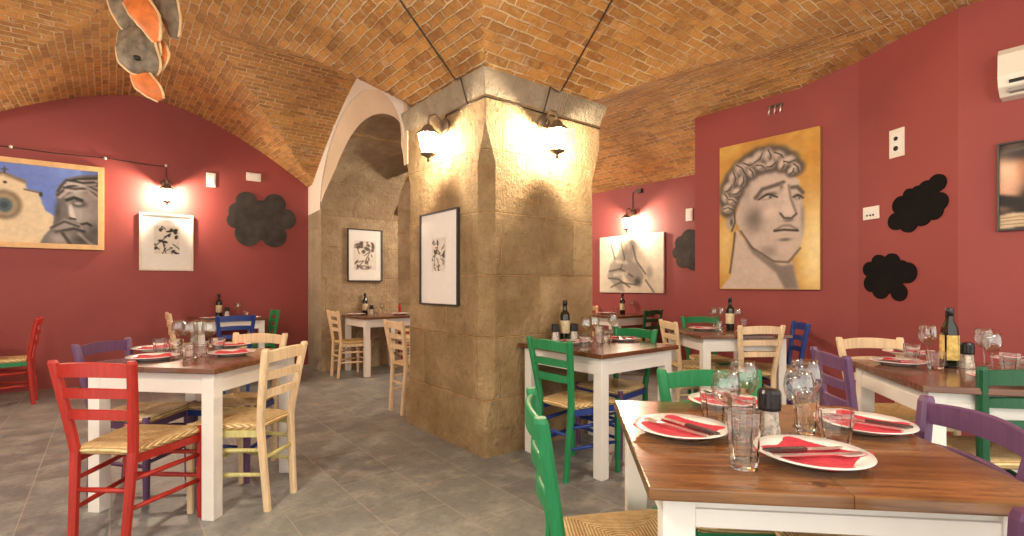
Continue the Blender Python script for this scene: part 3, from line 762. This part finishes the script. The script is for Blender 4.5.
# ------------------------------------------------------------------ hanging sculpture
def sculpture():
    def at(px, py, d): 
        lat = (px+3-512)/F*d; u, v = W(lat, d); return Vector((u, v, CAMZ+(HZ-py)/F*d))
    D = 3.6
    c0 = at(145, 50, D); t = empty('hanging_sculpture', c0)
    tag(t, 'twisted grey and orange shell like sculpture hanging from the brick vault', 'sculpture')
    grey = m_simple('weathered_grey_hide', (.20, .16, .11), .6, var=.55, vscale=14)
    orange = m_simple('orange_inner_skin', (.72, .20, .05), .5, var=.3, vscale=9)
    cream = m_simple('cream_edge', (.75, .52, .28), .5, var=.2)
    right = Vector((CS, -SN, 0)); fwd = Vector((SN, CS, 0)); up = Vector((0, 0, 1))
    def leaf(spine, widths, mat, depth, name, rim=True, twist=0):
        # fleshy curved leaf: elliptical sections along a spine given in photo-scale units
        pts = [at(x, y, D+dd) - c0 for x, y, dd in spine]
        mb = MB(); rings = []; n = 14
        m = len(pts); fine = []; fw = []
        for i in range(m-1):
            for k in range(5):
                s = k/5; p0, p1, p2, p3 = pts[max(i-1, 0)], pts[i], pts[i+1], pts[min(i+2, m-1)]
                fine.append(.5*((2*p1)+(p2-p0)*s+(2*p0-5*p1+4*p2-p3)*s*s+(3*p1-p0-3*p2+p3)*s**3)); fw.append(widths[i]*(1-s)+widths[i+1]*s)
        fine.append(pts[-1]); fw.append(widths[-1])
        L = len(fine); edge = []
        for i, p in enumerate(fine):
            tt = (fine[min(i+1, L-1)]-fine[max(i-1, 0)]).normalized(); side = tt.cross(fwd).normalized(); nn = tt.cross(side)
            a = R(twist)*i/L; s2 = side*math.cos(a)+nn*math.sin(a); n2 = nn*math.cos(a)-side*math.sin(a)
            rings.append([p+s2*fw[i]*math.cos(2*PI*j/n)+n2*(depth*fw[i]*math.sin(2*PI*j/n)+.25*fw[i]*math.cos(2*PI*j/n)**2) for j in range(n)])
            edge.append((p+s2*fw[i]*1.02+n2*.25*fw[i], p-s2*fw[i]*1.02+n2*.25*fw[i]))
        mb.loft(rings, 0, True); o = mb.build(name, mat, t)
        if rim:
            mb = MB(); mb.tube([e[0] for e in edge], .010, 6); mb.tube([e[1] for e in edge], .010, 6); mb.build('rim', cream, o)
        return o
    k = D/F
    leaf([(112, -12, .05), (118, 8, .02), (130, 28, 0), (150, 42, 0), (156, 56, .02)], [8*k, 9*k, 8*k, 6*k, 2*k], grey, .5, 'outer_leaf')
    leaf([(128, -2, 0), (138, 8, -.04), (148, 22, -.05), (154, 42, -.04)], [8*k, 12*k, 11*k, 3*k], orange, .45, 'inner_leaf')
    leaf([(160, -14, .1), (165, 5, .1), (170, 22, .1), (172, 38, .1)], [13*k, 12*k, 9*k, 4*k], grey, .6, 'outer_leaf')
    leaf([(124, 28, .03), (132, 42, 0), (138, 55, 0), (146, 68, 0), (150, 76, .02)], [7*k, 17*k, 20*k, 15*k, 4*k], grey, .55, 'body_shell')
    leaf([(158, 42, .08), (160, 56, .06), (156, 70, .06)], [3*k, 7*k, 3*k], orange, .6, 'inner_leaf')
    leaf([(134, 72, .03), (142, 82, .0), (152, 92, 0), (158, 100, .02)], [6*k, 10*k, 8*k, 3*k], orange, .6, 'tip_leaf')
    mb = MB(); mb.lathe([(0, -.02), (.022, -.01), (.022, .01), (0, .02)], 12, at(134, 58, D-.12)-c0); mb.build('knot_hole', BLACK, t)
    top = at(140, -10, D)-c0; mb = MB(); zc = ceil(c0.x, c0.y)[0]
    mb.tube([top, Vector((top.x, top.y, zc-c0.z))], .004, 6); mb.build('hanging_wire', IRON, t)
sculpture()

# ------------------------------------------------------------------ furniture
TH = .78
def make_table(topmat, low=TH-.135):
    t = empty('dining_table'); h = .40
    MB().box(-h, h, -h, h, TH-.028, TH, bev=.004).build('tabletop', topmat, t)
    i = h-.035
    for sx in (-1, 1):
        for sy in (-1, 1):
            a, b = sx*i, sx*(i-.068); c, d = sy*i, sy*(i-.068)
            x0, x1 = min(a, b), max(a, b); y0, y1 = min(c, d), max(c, d)
            MB().box(x0, x1, y0, y1, 0, TH-.028, bev=.004).build('leg', WHITE_W, t)
    for ax in (0, 1):
        for s in (-1, 1):
            mb = MB(); q = s*(i-.012); r = s*(i-.034); lo, hi = min(q, r), max(q, r); e = i-.068
            if ax: mb.box(-e, e, lo, hi, low, TH-.028)
            else: mb.box(lo, hi, -e, e, low, TH-.028)
            q2 = s*(i-.004); lo2, hi2 = min(q2, r), max(q2, r)
            if ax: mb.box(-e, e, lo2, hi2, low, low+(TH-.028-low)*.58, bev=.002)
            else: mb.box(lo2, hi2, -e, e, low, low+(TH-.028-low)*.58, bev=.002)
            mb.build('apron', WHITE_W, t)
    return t
tabA = make_table(TOP_A); tabB = make_table(TOP_B, TH-.096)
tables = {}
used = {'A': False}
def table(key, xy, rz, label):
    if key == 'front': t = tabB
    elif not used['A']: t = tabA; used['A'] = True
    else: t = copy_tree(tabA)
    t.location = (xy[0], xy[1], 0); t.rotation_euler = (0, 0, rz); tag(t, label, 'table', 'square dining tables')
    tables[key] = (xy, rz)
table('front', W(.7254, 1.404), HD(6.3), 'nearest square table with glossy brown plank top set for four, lower right')
table('left', W(-1.826, 2.98), HD(8), 'dark topped white table at left between red and purple chairs')
table('pillar', (2.714, 2.441), 0, 'dark topped white table pushed against the stone pillar')
table('right', W(2.196, 2.40), HD(14), 'dark topped white table at the right photo edge with square oil bottle')
table('head', W(1.92, 4.60), HD(-5), 'white table standing below the large stone head painting')
table('back', (5.70, 4.79), 0, 'farthest white table, under the charcoal drawing on the back wall')
table('passage', (2.96, 6.68), 0, 'white table inside the arched stone passage')
table('wall', (1.20, 7.45), 0, 'white table against the left red wall beside a green chair')
table('corner', (-1.38, 7.1), 0, 'white table just beyond the left photo edge near the red wall')

def sq(cx, cy, z, w, d, c=.25):
    c = c*min(w, d)
    return [(cx-w/2+c, cy-d/2, z), (cx+w/2-c, cy-d/2, z), (cx+w/2, cy-d/2+c, z), (cx+w/2, cy+d/2-c, z), (cx+w/2-c, cy+d/2, z), (cx-w/2+c, cy+d/2, z), (cx-w/2, cy+d/2-c, z), (cx-w/2, cy-d/2+c, z)]
def seat_mesh():
    n = 40; vs = []; fs = []
    def pt(a, b, top):
        mm = max(abs(a), abs(b)); 
        ra = .184+.036*b
        # rounded corners
        k = 1-.06*(abs(a)*abs(b))**3
        x = a*ra*k; y = b*.198*k
        e = max(0, 1-mm**7)**.5
        cord = .0013*math.sin(mm*.2*2*PI/.0095)
        dip = .010*(1-mm)
        pull = .004*math.exp(-((abs(a)-abs(b))/.06)**2)
        z = .450+(.029*e+cord-dip-pull if top else -.026*e)
        return (x, y, z)
    for top in (1, 0):
        for j in range(n+1):
            for i in range(n+1): vs.append(pt(-1+2*i/n, -1+2*j/n, top))
    N1 = (n+1)**2
    for j in range(n):
        for i in range(n):
            a = j*(n+1)+i; fs.append([a, a+1, a+n+2, a+n+1]); fs.append([N1+a+n+1, N1+a+n+2, N1+a+1, N1+a])
    mb = MB(); mb.add(vs, fs, 0, True); bmx = mb.mesh('seat', RUSH)
    bm = bmesh.new(); bm.from_mesh(bmx); bmesh.ops.remove_doubles(bm, verts=bm.verts[:], dist=.0004); bmesh.ops.recalc_face_normals(bm, faces=bm.faces[:]); bm.to_mesh(bmx); bm.free()
    return bmx
CH = 'chair'
def make_chair():
    t = empty('dining_chair'); pm = PAINT['natural']
    def yb(z): 
        return -.190-.030*max(0, 1-z/.45) if z < .45 else -.190-.062*((z-.45)/.42)**1.15
    def xb(z): return .122+.016*z/.45 if z < .45 else .138+.047*((z-.45)/.42)
    for s in (-1, 1):
        rings = [sq(s*xb(z), yb(z), z, w, .036) for z, w in ((0, .032), (.1, .035), (.25, .038), (.38, .040), (.45, .041), (.52, .041), (.62, .041), (.72, .040), (.80, .039), (.855, .038))]
        rings.append(sq(s*xb(.868), yb(.868), .868, .030, .028))
        MB().loft(rings).build('rear_leg', pm, t)
    for s in (-1, 1):
        rings = [sq(s*.200, .168, z, w, w) for z, w in ((0, .028), (.2, .035), (.40, .038), (.462, .036), (.470, .028))]
        MB().loft(rings).build('front_leg', pm, t)
    for z, hh in ((.822, .060), (.719, .042), (.622, .042)):
        mb = MB(); rr = []; hw = xb(z)-.008
        for i in range(13):
            x = -hw+2*hw*i/12; q = 1-(x/hw)**2; y = yb(z)-.028*q; ar = .012*q if z > .8 else .008*q
            h0, h1 = z-hh/2+ar*.6, z+hh/2+ar
            rr.append([(x, y-.008, h0), (x, y+.008, h0), (x, y+.008, h1-.004), (x, y+.003, h1), (x, y-.003, h1), (x, y-.008, h1-.004)])
        mb.loft(rr); mb.build('back_slat', pm, t)
    o = bpy.data.objects.new('seat', seat_mesh()); C.objects.link(o); o.parent = t
    for a in ((-.200, .200, .156, .182),):
        MB().box(*a, .398, .434, bev=.003).build('seat_rail', pm, t)
    for s in (-1, 1):
        r = []
        for x, y in ((s*.140, -.18), (s*.200, .165)): r.append([(x-.011, y, .398), (x+.011, y, .398), (x+.011, y, .434), (x-.011, y, .434)])
        MB().loft(r).build('seat_rail', pm, t)
    for s in (-1, 1):
        for z in (.325, .195):
            MB().tube([(s*xb(z), yb(z), z), (s*.166, 0, z), (s*.200, .168, z)], [.010, .013, .010], 8).build('stretcher', pm, t)
    for z in (.335, .215): MB().tube([(-.200, .168, z), (0, .168, z), (.200, .168, z)], [.010, .013, .010], 8).build('stretcher', pm, t)
    MB().tube([(-.130, yb(.28), .28), (0, yb(.28), .28), (.130, yb(.28), .28)], [.010, .013, .010], 8).build('stretcher', pm, t)
    return t
chair0 = make_chair(); first = [True]
def chair(xy, rz, col, label, rail=None, stretch=None, front=None):
    t = chair0 if first[0] else copy_tree(chair0); first[0] = False
    t.location = (xy[0], xy[1], 0); t.rotation_euler = (0, 0, rz)
    tag(t, label, 'chair', 'ladder back chairs with rush seats')
    t['_col'] = (col, rail or col, stretch or rail or col, front or col)
    return t
chairs = []
def CHR(*a, **k): chairs.append((chair(*a, **k)))
CHR(W(-1.825, 2.47), HD(4), 'red', 'bright red ladder back chair at the near side of the left table')
CHR(W(-2.18, 3.0), HD(92), 'purple', 'muted purple chair between the left table and left red wall')
CHR(W(-1.50, 2.84), HD(-82), 'natural', 'natural wood chair at the aisle side of the left table', rail='lime')
CHR(W(-1.78, 3.26), HD(188), 'natural', 'natural wood chair behind the left table, its back toward the blue chair', rail='blue', front='purple')
CHR(W(.318, 1.46), HD(88.5), 'green', 'green chair seen edge on at the left side of the nearest table')
CHR(W(.765, 1.74), HD(182), 'green', 'green chair at the far side of the nearest table behind its wine glasses')
CHR(W(.97, 1.355), HD(-84), 'purple', 'purple chair at the right side of the nearest table, curved top slat')
CHR(W(.955, .985), HD(3), 'plum', 'plum chair with one worn post top showing at lower right photo corner')
CHR((2.39, 2.325), R(-90), 'green', 'green chair with blue seat rails left of the pillar table', rail='blue')
CHR((2.93, 2.47), R(90), 'green', 'green chair tucked in at the right of the pillar table, purple front legs', rail='blue', front='purple')
CHR(W(2.25, 2.96), HD(184), 'natural', 'natural wood chair in front of the angled red wall at the right table')
CHR(W(1.84, 2.50), HD(100), 'purple', 'purple ladder back chair at the left side of the right table')
CHR(W(2.13, 2.28), HD(8), 'dark_green', 'dark green chair at the near side of the right table')
CHR(W(1.71, 4.76), HD(86), 'natural', 'natural wood chair left of the table below the stone head painting')
CHR(W(2.04, 4.42), HD(-4), 'natural', 'natural wood chair at the near side of the table below the stone head painting')
CHR(W(2.34, 4.58), HD(-78), 'blue', 'bright blue chair right of the table below the stone head painting')
CHR(W(2.00, 5.14), HD(180), 'green', 'green chair behind the table below the stone head painting')
CHR((5.95, 5.27), R(180), 'natural', 'natural wood chair behind the farthest table next to the pillar edge')
CHR((5.74, 4.40), 0, 'dark_green', 'dark green chair at the near side of the farthest table')
CHR((2.52, 6.60), R(-90), 'natural', 'natural wood chair left of the table in the arched passage')
CHR((3.40, 6.68), R(90), 'natural', 'natural wood chair right of the passage table, mostly under it')
CHR((2.33, 4.40), R(-90), 'natural', 'natural wood chair standing against the left edge of the stone pillar')
CHR((3.82, 7.72), R(200), 'red', 'red chair in the room beyond the arched passage')
CHR((.80, 7.30), R(-90), 'natural', 'pale chair left of the table by the left red wall', rail='lime')
CHR((1.10, 6.55), 0, 'blue', 'blue chair at the near side of the table by the left red wall')
CHR((1.50, 7.33), R(90), 'green', 'green chair right of the table by left red wall near the arch')
CHR((-.82, 7.10), R(90), 'red', 'red chair with green seat rail at the left photo edge', rail='green', stretch='red')
for t in chairs:
    c, r, s, f = t['_col']; del t['_col']
    for ch in t.children:
        k = ch.name.split('.')[0]
        if k == 'seat': continue
        q = {'rear_leg': c, 'back_slat': c, 'front_leg': f, 'seat_rail': r, 'stretcher': s}[k]
        setmat(ch, PAINT[q])
        if q != c: ch['label'] = q.replace('_', ' ')+' painted '+k.replace('_', ' ')

# ------------------------------------------------------------------ tableware prototypes
def lathe_obj(name, prof, mat, n=28, smooth=True):
    return MB().lathe(prof, n, smooth=smooth).mesh(name, mat)
ME = {}
ME['plate'] = lathe_obj('plate', [(0, .004), (.075, .004), (.08, .0), (.084, .004), (.110, .013), (.138, .020), (.1405, .0215), (.139, .0235), (.110, .0175), (.085, .009), (.078, .0075), (0, .0075)], CER, 48)
def tumbler_mesh(h, r0, r1, n=10):
    b = h*.14
    return lathe_obj('tumbler', [(0, .001), (r0*.96, .001), (r0, .005), (r1*.985, h*.78), (r1, h*.80), (r1, h), (r1-.0022, h), (r1-.003, h*.80), (r0-.004, b), (0, b)], GLASST, n, False)
ME['tumbler'] = tumbler_mesh(.090, .031, .041); ME['tall'] = tumbler_mesh(.132, .030, .037)
ME['goblet'] = lathe_obj('wine_glass', [(0, .0), (.033, .0), (.034, .002), (.012, .006), (.0045, .012), (.004, .05), (.0045, .082), (.012, .090), (.030, .104), (.040, .125), (.0425, .145), (.040, .170), (.034, .192), (.0328, .1925), (.0385, .170), (.041, .145), (.0385, .126), (.028, .107), (.010, .095), (0, .094)], GLASS, 24)
def napkin_mesh():
    n = 14; vs = []; fs = []; rg = random.Random(4)
    for j in range(n+1):
        for i in range(n+1):
            a, b = -1+2*i/n, -1+2*j/n
            x = (a+b)*.068; y = (a-b)*.068
            r = math.hypot(x, y)+1e-9; sn, cn = y/r, x/r
            if sn < 0:
                m = (abs(x)+abs(y))/.136; rr = .136-.014*min(1, -sn*3); x, y, r = cn*m*rr, sn*m*rr, m*rr
            z = .0105+max(0, r-.075)*.17+.0022*math.sin(a*5+1)*math.cos(b*4)+.002
            vs.append((x, y, z))
    N1 = len(vs); vs += [(x, y, z-.0018) for x, y, z in vs]
    for j in range(n):
        for i in range(n):
            a = j*(n+1)+i; fs.append([a, a+1, a+n+2, a+n+1]); fs.append([N1+a+n+1, N1+a+n+2, N1+a+1, N1+a])
    for i in range(n):
        for a, b in ((i, i+1), (n*(n+1)+i+1, n*(n+1)+i)): fs.append([b, a, N1+a, N1+b])
        for a, b in (((i+1)*(n+1), i*(n+1)), (i*(n+1)+n, (i+1)*(n+1)+n)): fs.append([b, a, N1+a, N1+b])
    return MB().add(vs, fs, 0, True).mesh('napkin', NAPK)
ME['napkin'] = napkin_mesh()
def fork_mesh():
    mb = MB(); z = .0
    mb.loft([[(-w/2, y, z+h), (w/2, y, z+h), (w/2, y, z+h+.003), (-w/2, y, z+h+.003)] for y, w, h in
             ((-.10, .010, 0), (-.095, .016, 0), (-.06, .013, 0), (0, .007, .002), (.035, .007, .003), (.05, .018, .002), (.062, .023, .001))], cap=True)
    for k in range(4):
        x = -.0098+.0065*k; mb.loft([[(x-.0018, y, z+h), (x+.0018, y, z+h), (x+.0018, y, z+h+.0022), (x-.0018, y, z+h+.0022)] for y, h in ((.060, .001), (.085, .002), (.105, .005))])
    return mb.mesh('fork', STEEL)
def knife_mesh():
    mb = MB()
    mb.loft([[(-w/2+o, y, 0), (w/2+o, y, 0), (w/2+o, y, t), (-w/2+o, y, t)] for y, w, o, t in
             ((0, .013, 0, .003), (.03, .018, .001, .002), (.08, .017, .001, .0018), (.10, .010, -.002, .0018), (.112, .003, -.006, .0015))], 0)
    mb.loft([[(-w/2, y, 0), (w/2, y, 0), (w/2, y, t), (-w/2, y, t)] for y, w, t in ((-.112, .012, .006), (-.105, .018, .007), (-.05, .016, .007), (0, .013, .006))], 1)
    return mb.mesh('knife', [STEEL, DSTEEL])
ME['fork'] = fork_mesh(); ME['knife'] = knife_mesh()
def put(me, name, x, y, z, rz=0, label='', cat='', group=None, tilt=0):
    o = bpy.data.objects.new(name, ME[me]); C.objects.link(o); o.location = (x, y, z); o.rotation_euler = (tilt, 0, rz)
    if me == 'plate': o.scale = (.91, .91, 1)
    return tag(o, label, cat, group)
def make_bottle(square=False):
    t = empty('bottle')
    if square:
        def q(w, z): return sq(0, 0, z, w, w, .22)
        mb = MB(); mb.loft([q(.058, 0), q(.063, .006), q(.065, .175), q(.058, .205), q(.034, .235), q(.029, .25), q(.029, .280)]); mb.build('body', BOTTLE, t)
        MB().box(-.022, .022, -.0335, .0335, .04, .165).box(-.0335, .0335, -.022, .022, .04, .165).build('label', LABELY, t)
    else:
        MB().lathe([(0, 0), (.034, 0), (.037, .006), (.037, .185), (.033, .205), (.018, .225), (.0145, .24), (.0145, .285), (.016, .287), (.016, .297), (0, .297)], 24).build('body', BOTTLE, t)
        MB().lathe([(.0375, .055), (.0378, .056), (.0378, .15), (.0375, .151)], 24, cap=False).build('label', LABELM, t)
    MB().lathe([(0, .262), (.0175, .262), (.0175, .300), (.014, .303), (0, .303)], 16).build('cap', BLACK, t)
    return t
def make_mill():
    t = empty('pepper_mill')
    MB().lathe([(0, 0), (.031, 0), (.032, .004), (.026, .05), (.024, .072), (0, .072)], 8, smooth=False).build('glass_body', SALT, t)
    mb = MB(); n = 28; rings = []
    for r, z in ((.027, .070), (.029, .078), (.029, .118), (.025, .127), (.008, .130)):
        rings.append([(r*(1+.05*(j % 2))*math.cos(2*PI*j/n), r*(1+.05*(j % 2))*math.sin(2*PI*j/n), z) for j in range(n)])
    mb.loft(rings); mb.build('grip_cap', BLACK, t)
    return t
b0, b1, mill0 = make_bottle(), make_bottle(True), make_mill(); ub = {'b0': 0, 'b1': 0, 'm': 0}
def thing(kind, x, y, z, rz, label, cat, group):
    p = {'b0': b0, 'b1': b1, 'm': mill0}[kind]; t = p if not ub[kind] else copy_tree(p); ub[kind] = 1
    t.location = (x, y, z); t.rotation_euler = (0, 0, rz); return tag(t, label, cat, group)

def Q(px, py, z=TH):       # point on a table top
    d = F*(CAMZ-z)/(py-HZ); return W((px-512)/F*d, d)
PLZ = TH+.0005
def setting(px, py, where, ang, tname, hcut=True, kn=True):
    """plate with a red napkin and cutlery, ang = heading of the setting"""
    x, y = Q(px, py) if not isinstance(px, tuple) else px
    a = HD(ang)
    put('plate', 'plate', x, y, PLZ, a, 'white plate '+where, 'plate', 'white dinner plates')
    put('napkin', 'napkin', x, y, PLZ, HD(6) if tname == 'front' else tables[tname][1], 'red napkin on plate '+where, 'napkin', 'red napkins')
    if kn:
        ca, sa = math.cos(a), math.sin(a)
        for nm, dx, da in (('fork', -.022, .10), ('knife', .022, -.04)):
            dx = dx if hcut else -dx; da = da if hcut else -da
            put(nm, nm, x+dx*ca, y+dx*sa, PLZ+.0175, a+da, nm+' on the plate '+where, nm, nm+'s on the napkins' if nm == 'fork' else 'knives on the napkins')
def gl(kind, px, py, label, xy=None, s=1):
    x, y = xy or Q(px, py)
    nm = 'wine_glass' if kind == 'goblet' else 'tumbler'
    o = put(kind, nm, x, y, PLZ, random.uniform(0, 1), label, 'wine glass' if nm == 'wine_glass' else 'tumbler', 'stemmed wine glasses' if nm == 'wine_glass' else 'faceted tumblers')
    o.scale = (s, s, s); return o
# nearest table
setting(812, 460, 'at the near side of the nearest table', 84, 'front', False)
setting(681, 433, 'at the left side of the nearest table', -30, 'front')
setting(864, 429, 'at the right side of the nearest table', -48, 'front')
setting(727, 406, 'at the far side of the nearest table', 170, 'front')
gl('tall', 744, 468, 'tall faceted tumbler standing foremost on the nearest table')
gl('tall', 742, 442, 'tall tumbler directly behind the foremost tumbler on the nearest table', s=.9)
gl('tumbler', 836, 445, 'short faceted tumbler between the near and right plates of nearest table')
gl('tall', 806, 433, 'tall tumbler right of the pepper mill on the nearest table', s=.9)
gl('tumbler', 715, 423, 'tumbler beside the far plate of the nearest table', s=1.1)
gl('goblet', 0, 0, 'leftmost wine glass on the nearest table', W(.605, 1.43), .92)
gl('goblet', 0, 0, 'wine glass just left of the pepper mill on the nearest table', W(.69, 1.51))
gl('goblet', 0, 0, 'rightmost wine glass on the nearest table', W(.87, 1.50), 1.02)
gl('goblet', 0, 0, 'smaller wine glass close to the right of pepper mill, nearest table', W(.805, 1.42), .92)
thing('m', *W(.722, 1.42), PLZ, 0, 'pepper mill with ribbed black cap among glasses on the nearest table', 'pepper mill', 'pepper mills')
# right table
setting(898, 364.5, 'at the left side of the right table', 100, 'right', kn=True)
setting(908, 355.0, 'at the far side of the right table', 190, 'right', kn=True)
setting(1004, 380.5, 'at the near side of the right table', 10, 'right', kn=True)
setting(1022, 362.5, 'at the far right of the right table', 280, 'right', kn=True)
gl('tumbler', 936, 369, 'short tumbler left of the square oil bottle on the right table')
gl('tumbler', 912, 360, 'tumbler standing between the two left plates of the right table')
gl('tumbler', 1010, 372, 'tumbler near the right photo edge on the right table')
gl('goblet', 928, 362, 'wine glass left of the square oil bottle on the right table', s=1.05)
gl('goblet', 984, 365, 'wine glass right of the pepper mill on the right table')
gl('goblet', 992, 370, 'wine glass closest to the right plates on the right table', s=.95)
thing('b1', *Q(949.5, 367.5), PLZ, HD(20), 'square dark oil bottle with yellow label on the right table', 'bottle', 'bottles')
thing('m', *Q(967, 368), PLZ, 0, 'black capped pepper mill beside the square oil bottle', 'pepper mill', 'pepper mills')
# left table
setting(153, 359.5, 'at the near left of the left table', 8, 'left', kn=False)
setting(155, 350.5, 'at the far left of the left table', 98, 'left', kn=False)
setting(232, 355.0, 'at the right side of the left table', 278, 'left', kn=False)
setting(231, 347.0, 'at the far side of the left table', 188, 'left', kn=False)
for px, py, k, lb in ((160, 353, 'tumbler', 'tumbler between the two left plates of the left table'), (218, 351.5, 'tumbler', 'tumbler between the two right plates of the left table'),
                      (189, 359, 'tumbler', 'foremost tumbler in the middle of the left table'), (201, 357, 'tumbler', 'tumbler behind right of the foremost one on the left table'), (176, 354, 'tumbler', 'tumbler left in the glass cluster of the left table'),
                      (179, 350, 'goblet', 'leftmost wine glass on the left table'), (190, 352, 'goblet', 'wine glass second from left on the left table'), (200, 349, 'goblet', 'wine glass second from right on the left table'), (209, 351, 'goblet', 'rightmost wine glass on the left table')):
    gl(k, px, py, lb)
# pillar table
setting(623, 340.5, 'at the right of the pillar table', 180, 'pillar', kn=True)
setting(575, 344, 'at the left of the pillar table beside the bottle', 90, 'pillar', kn=True)
thing('b0', *Q(565, 340.2), PLZ, 0, 'dark wine bottle on the table against the stone pillar', 'bottle', 'bottles')
thing('m', *Q(555.5, 341.2), PLZ, 0, 'pepper mill left of the bottle on the pillar table', 'pepper mill', 'pepper mills')
thing('m', *Q(574, 340.2), PLZ, 0, 'pepper mill right of the bottle on the pillar table', 'pepper mill', 'pepper mills')
for px, py, k, lb in ((586, 344, 'goblet', 'leftmost wine glass on the pillar table'), (594, 341, 'goblet', 'second wine glass from left on the pillar table'), (613, 336.5, 'goblet', 'wine glass behind the right plate of the pillar table'),
                      (585, 350, 'tumbler', 'foremost tumbler on the pillar table'), (599, 345, 'tall', 'tall tumbler in the middle of the pillar table'), (606, 342, 'tumbler', 'tumbler left of the right plate on the pillar table')):
    gl(k, px, py, lb)
# table below the head painting
setting(703, 330, 'at the left of table below stone head painting', 90, 'head', kn=False)
setting(752, 333.5, 'at the near side of the table below the stone head painting', 0, 'head', kn=False)
thing('b0', *Q(730, 329.5), PLZ, 0, 'dark wine bottle on the table below the stone head painting', 'bottle', 'bottles')
for px, py, lb in ((714, 326.5, 'left wine glass behind the plate on the table below the stone head painting'), (721, 325.5, 'wine glass just left of the bottle below the stone head painting'), (738, 327, 'wine glass just right of the bottle below the stone head painting')):
    gl('goblet', px, py, lb)
gl('tumbler', 720, 331, 'tumbler beside the left plate on the table below the stone head painting')
gl('tumbler', 744, 328.5, 'tumbler right of the bottle below the stone head painting')
# farthest table
thing('b0', *Q(622.5, 313.8), PLZ, 0, 'dark wine bottle on the farthest table under the charcoal drawing', 'bottle', 'bottles')
gl('goblet', 632, 313, 'wine glass right of the bottle on the farthest table')
gl('tumbler', 616, 313.5, 'tumbler left of the bottle on the farthest table')
setting(607, 314, 'on the farthest table under the charcoal drawing', 0, 'back', kn=False)
# passage
thing('b0', *Q(365, 314), PLZ, 0, 'dark wine bottle on the table in the arched passage', 'bottle', 'bottles')
thing('m', *Q(371.5, 314), PLZ, 0, 'pepper mill beside the bottle on the passage table', 'pepper mill', 'pepper mills')
gl('goblet', 382, 314, 'wine glass on the table in the arched passage', s=.8)
gl('tumbler', 376, 315.5, 'tumbler on the table in the arched passage')
setting(356, 315.2, 'at the left of the passage table', 90, 'passage', kn=False)
setting(400, 314.6, 'at the right of the passage table', 270, 'passage', kn=False)
# by the left wall
thing('b0', *Q(219, 316.5), PLZ, 0, 'dark wine bottle on the table by the left red wall', 'bottle', 'bottles')
thing('m', *Q(227, 316.5), PLZ, 0, 'pepper mill on the table by the left red wall', 'pepper mill', 'pepper mills')
gl('goblet', 238, 317, 'wine glass on the table by the left red wall')
gl('tumbler', 246, 317.5, 'tumbler on the table by the left red wall')
setting(211, 319, 'at the left of the table by the left red wall', 90, 'wall', kn=False)
setting(250, 318.4, 'at the right of the table by the left red wall', 270, 'wall', kn=False)

# ------------------------------------------------------------------ lights, world, camera
w = bpy.data.worlds.new('World'); S.world = w; w.use_nodes = True
w.node_tree.nodes['Background'].inputs[0].default_value = (1.0, .95, .86, 1)
w.node_tree.nodes['Background'].inputs[1].default_value = 1.1
def fill_lamp(i, loc, power, label):
    # unseen globes added as fill light for the hall and the passage
    t = empty('fill_pendant', loc); tag(t, label, 'lamp', 'added globe fill lamps')
    MB().lathe([(0, -.12), (.07, -.10), (.115, -.04), (.12, 0), (.115, .04), (.07, .10), (.02, .118), (0, .12)], 24).build('globe', m_emit('fill_globe', (1, .82, .62), 9), t)
    zc = ceil(loc[0], loc[1])[0]-loc[2]
    MB().tube([(0, 0, .11), (0, 0, zc)], .006, 6).build('cord', IRON, t)
    ld = bpy.data.lights.new('fill_light', 'POINT'); ld.energy = power; ld.color = (1, .90, .76); ld.shadow_soft_size = .16
    lo = bpy.data.objects.new('fill_light', ld); C.objects.link(lo); lo.parent = t; lo.location = (0, 0, -.18)
fill_lamp(0, (-.9, 1.2, 2.75), 85, 'added white fill globe behind and left of where the photo was taken')
fill_lamp(1, (2.2, -.5, 2.5), 30, 'added white fill globe behind and right of where the photo was taken')
fill_lamp(2, (-2.2, 5.0, 2.75), 75, 'added white fill globe over the bay left of the photo')

fill_lamp(3, (4.4, 6.0, 2.5), 80, 'added white fill globe in the room behind the arched passage, hidden by the pillar')  # added out of view to brighten the passage
cd = bpy.data.cameras.new('camera'); cam = bpy.data.objects.new('camera', cd); C.objects.link(cam)
cam.location = (0, 0, CAMZ); cam.rotation_euler = (R(90), 0, R(-YAW))
cd.sensor_width = 36; cd.lens = F/1024*36; cd.shift_y = (HZ-268)/1024; cd.clip_start = .05
S.camera = cam
S.view_settings.view_transform = 'Standard'; S.view_settings.look = 'None'; S.view_settings.gamma = 1
S.view_settings.use_curve_mapping = False
S.view_settings.exposure = 0.9
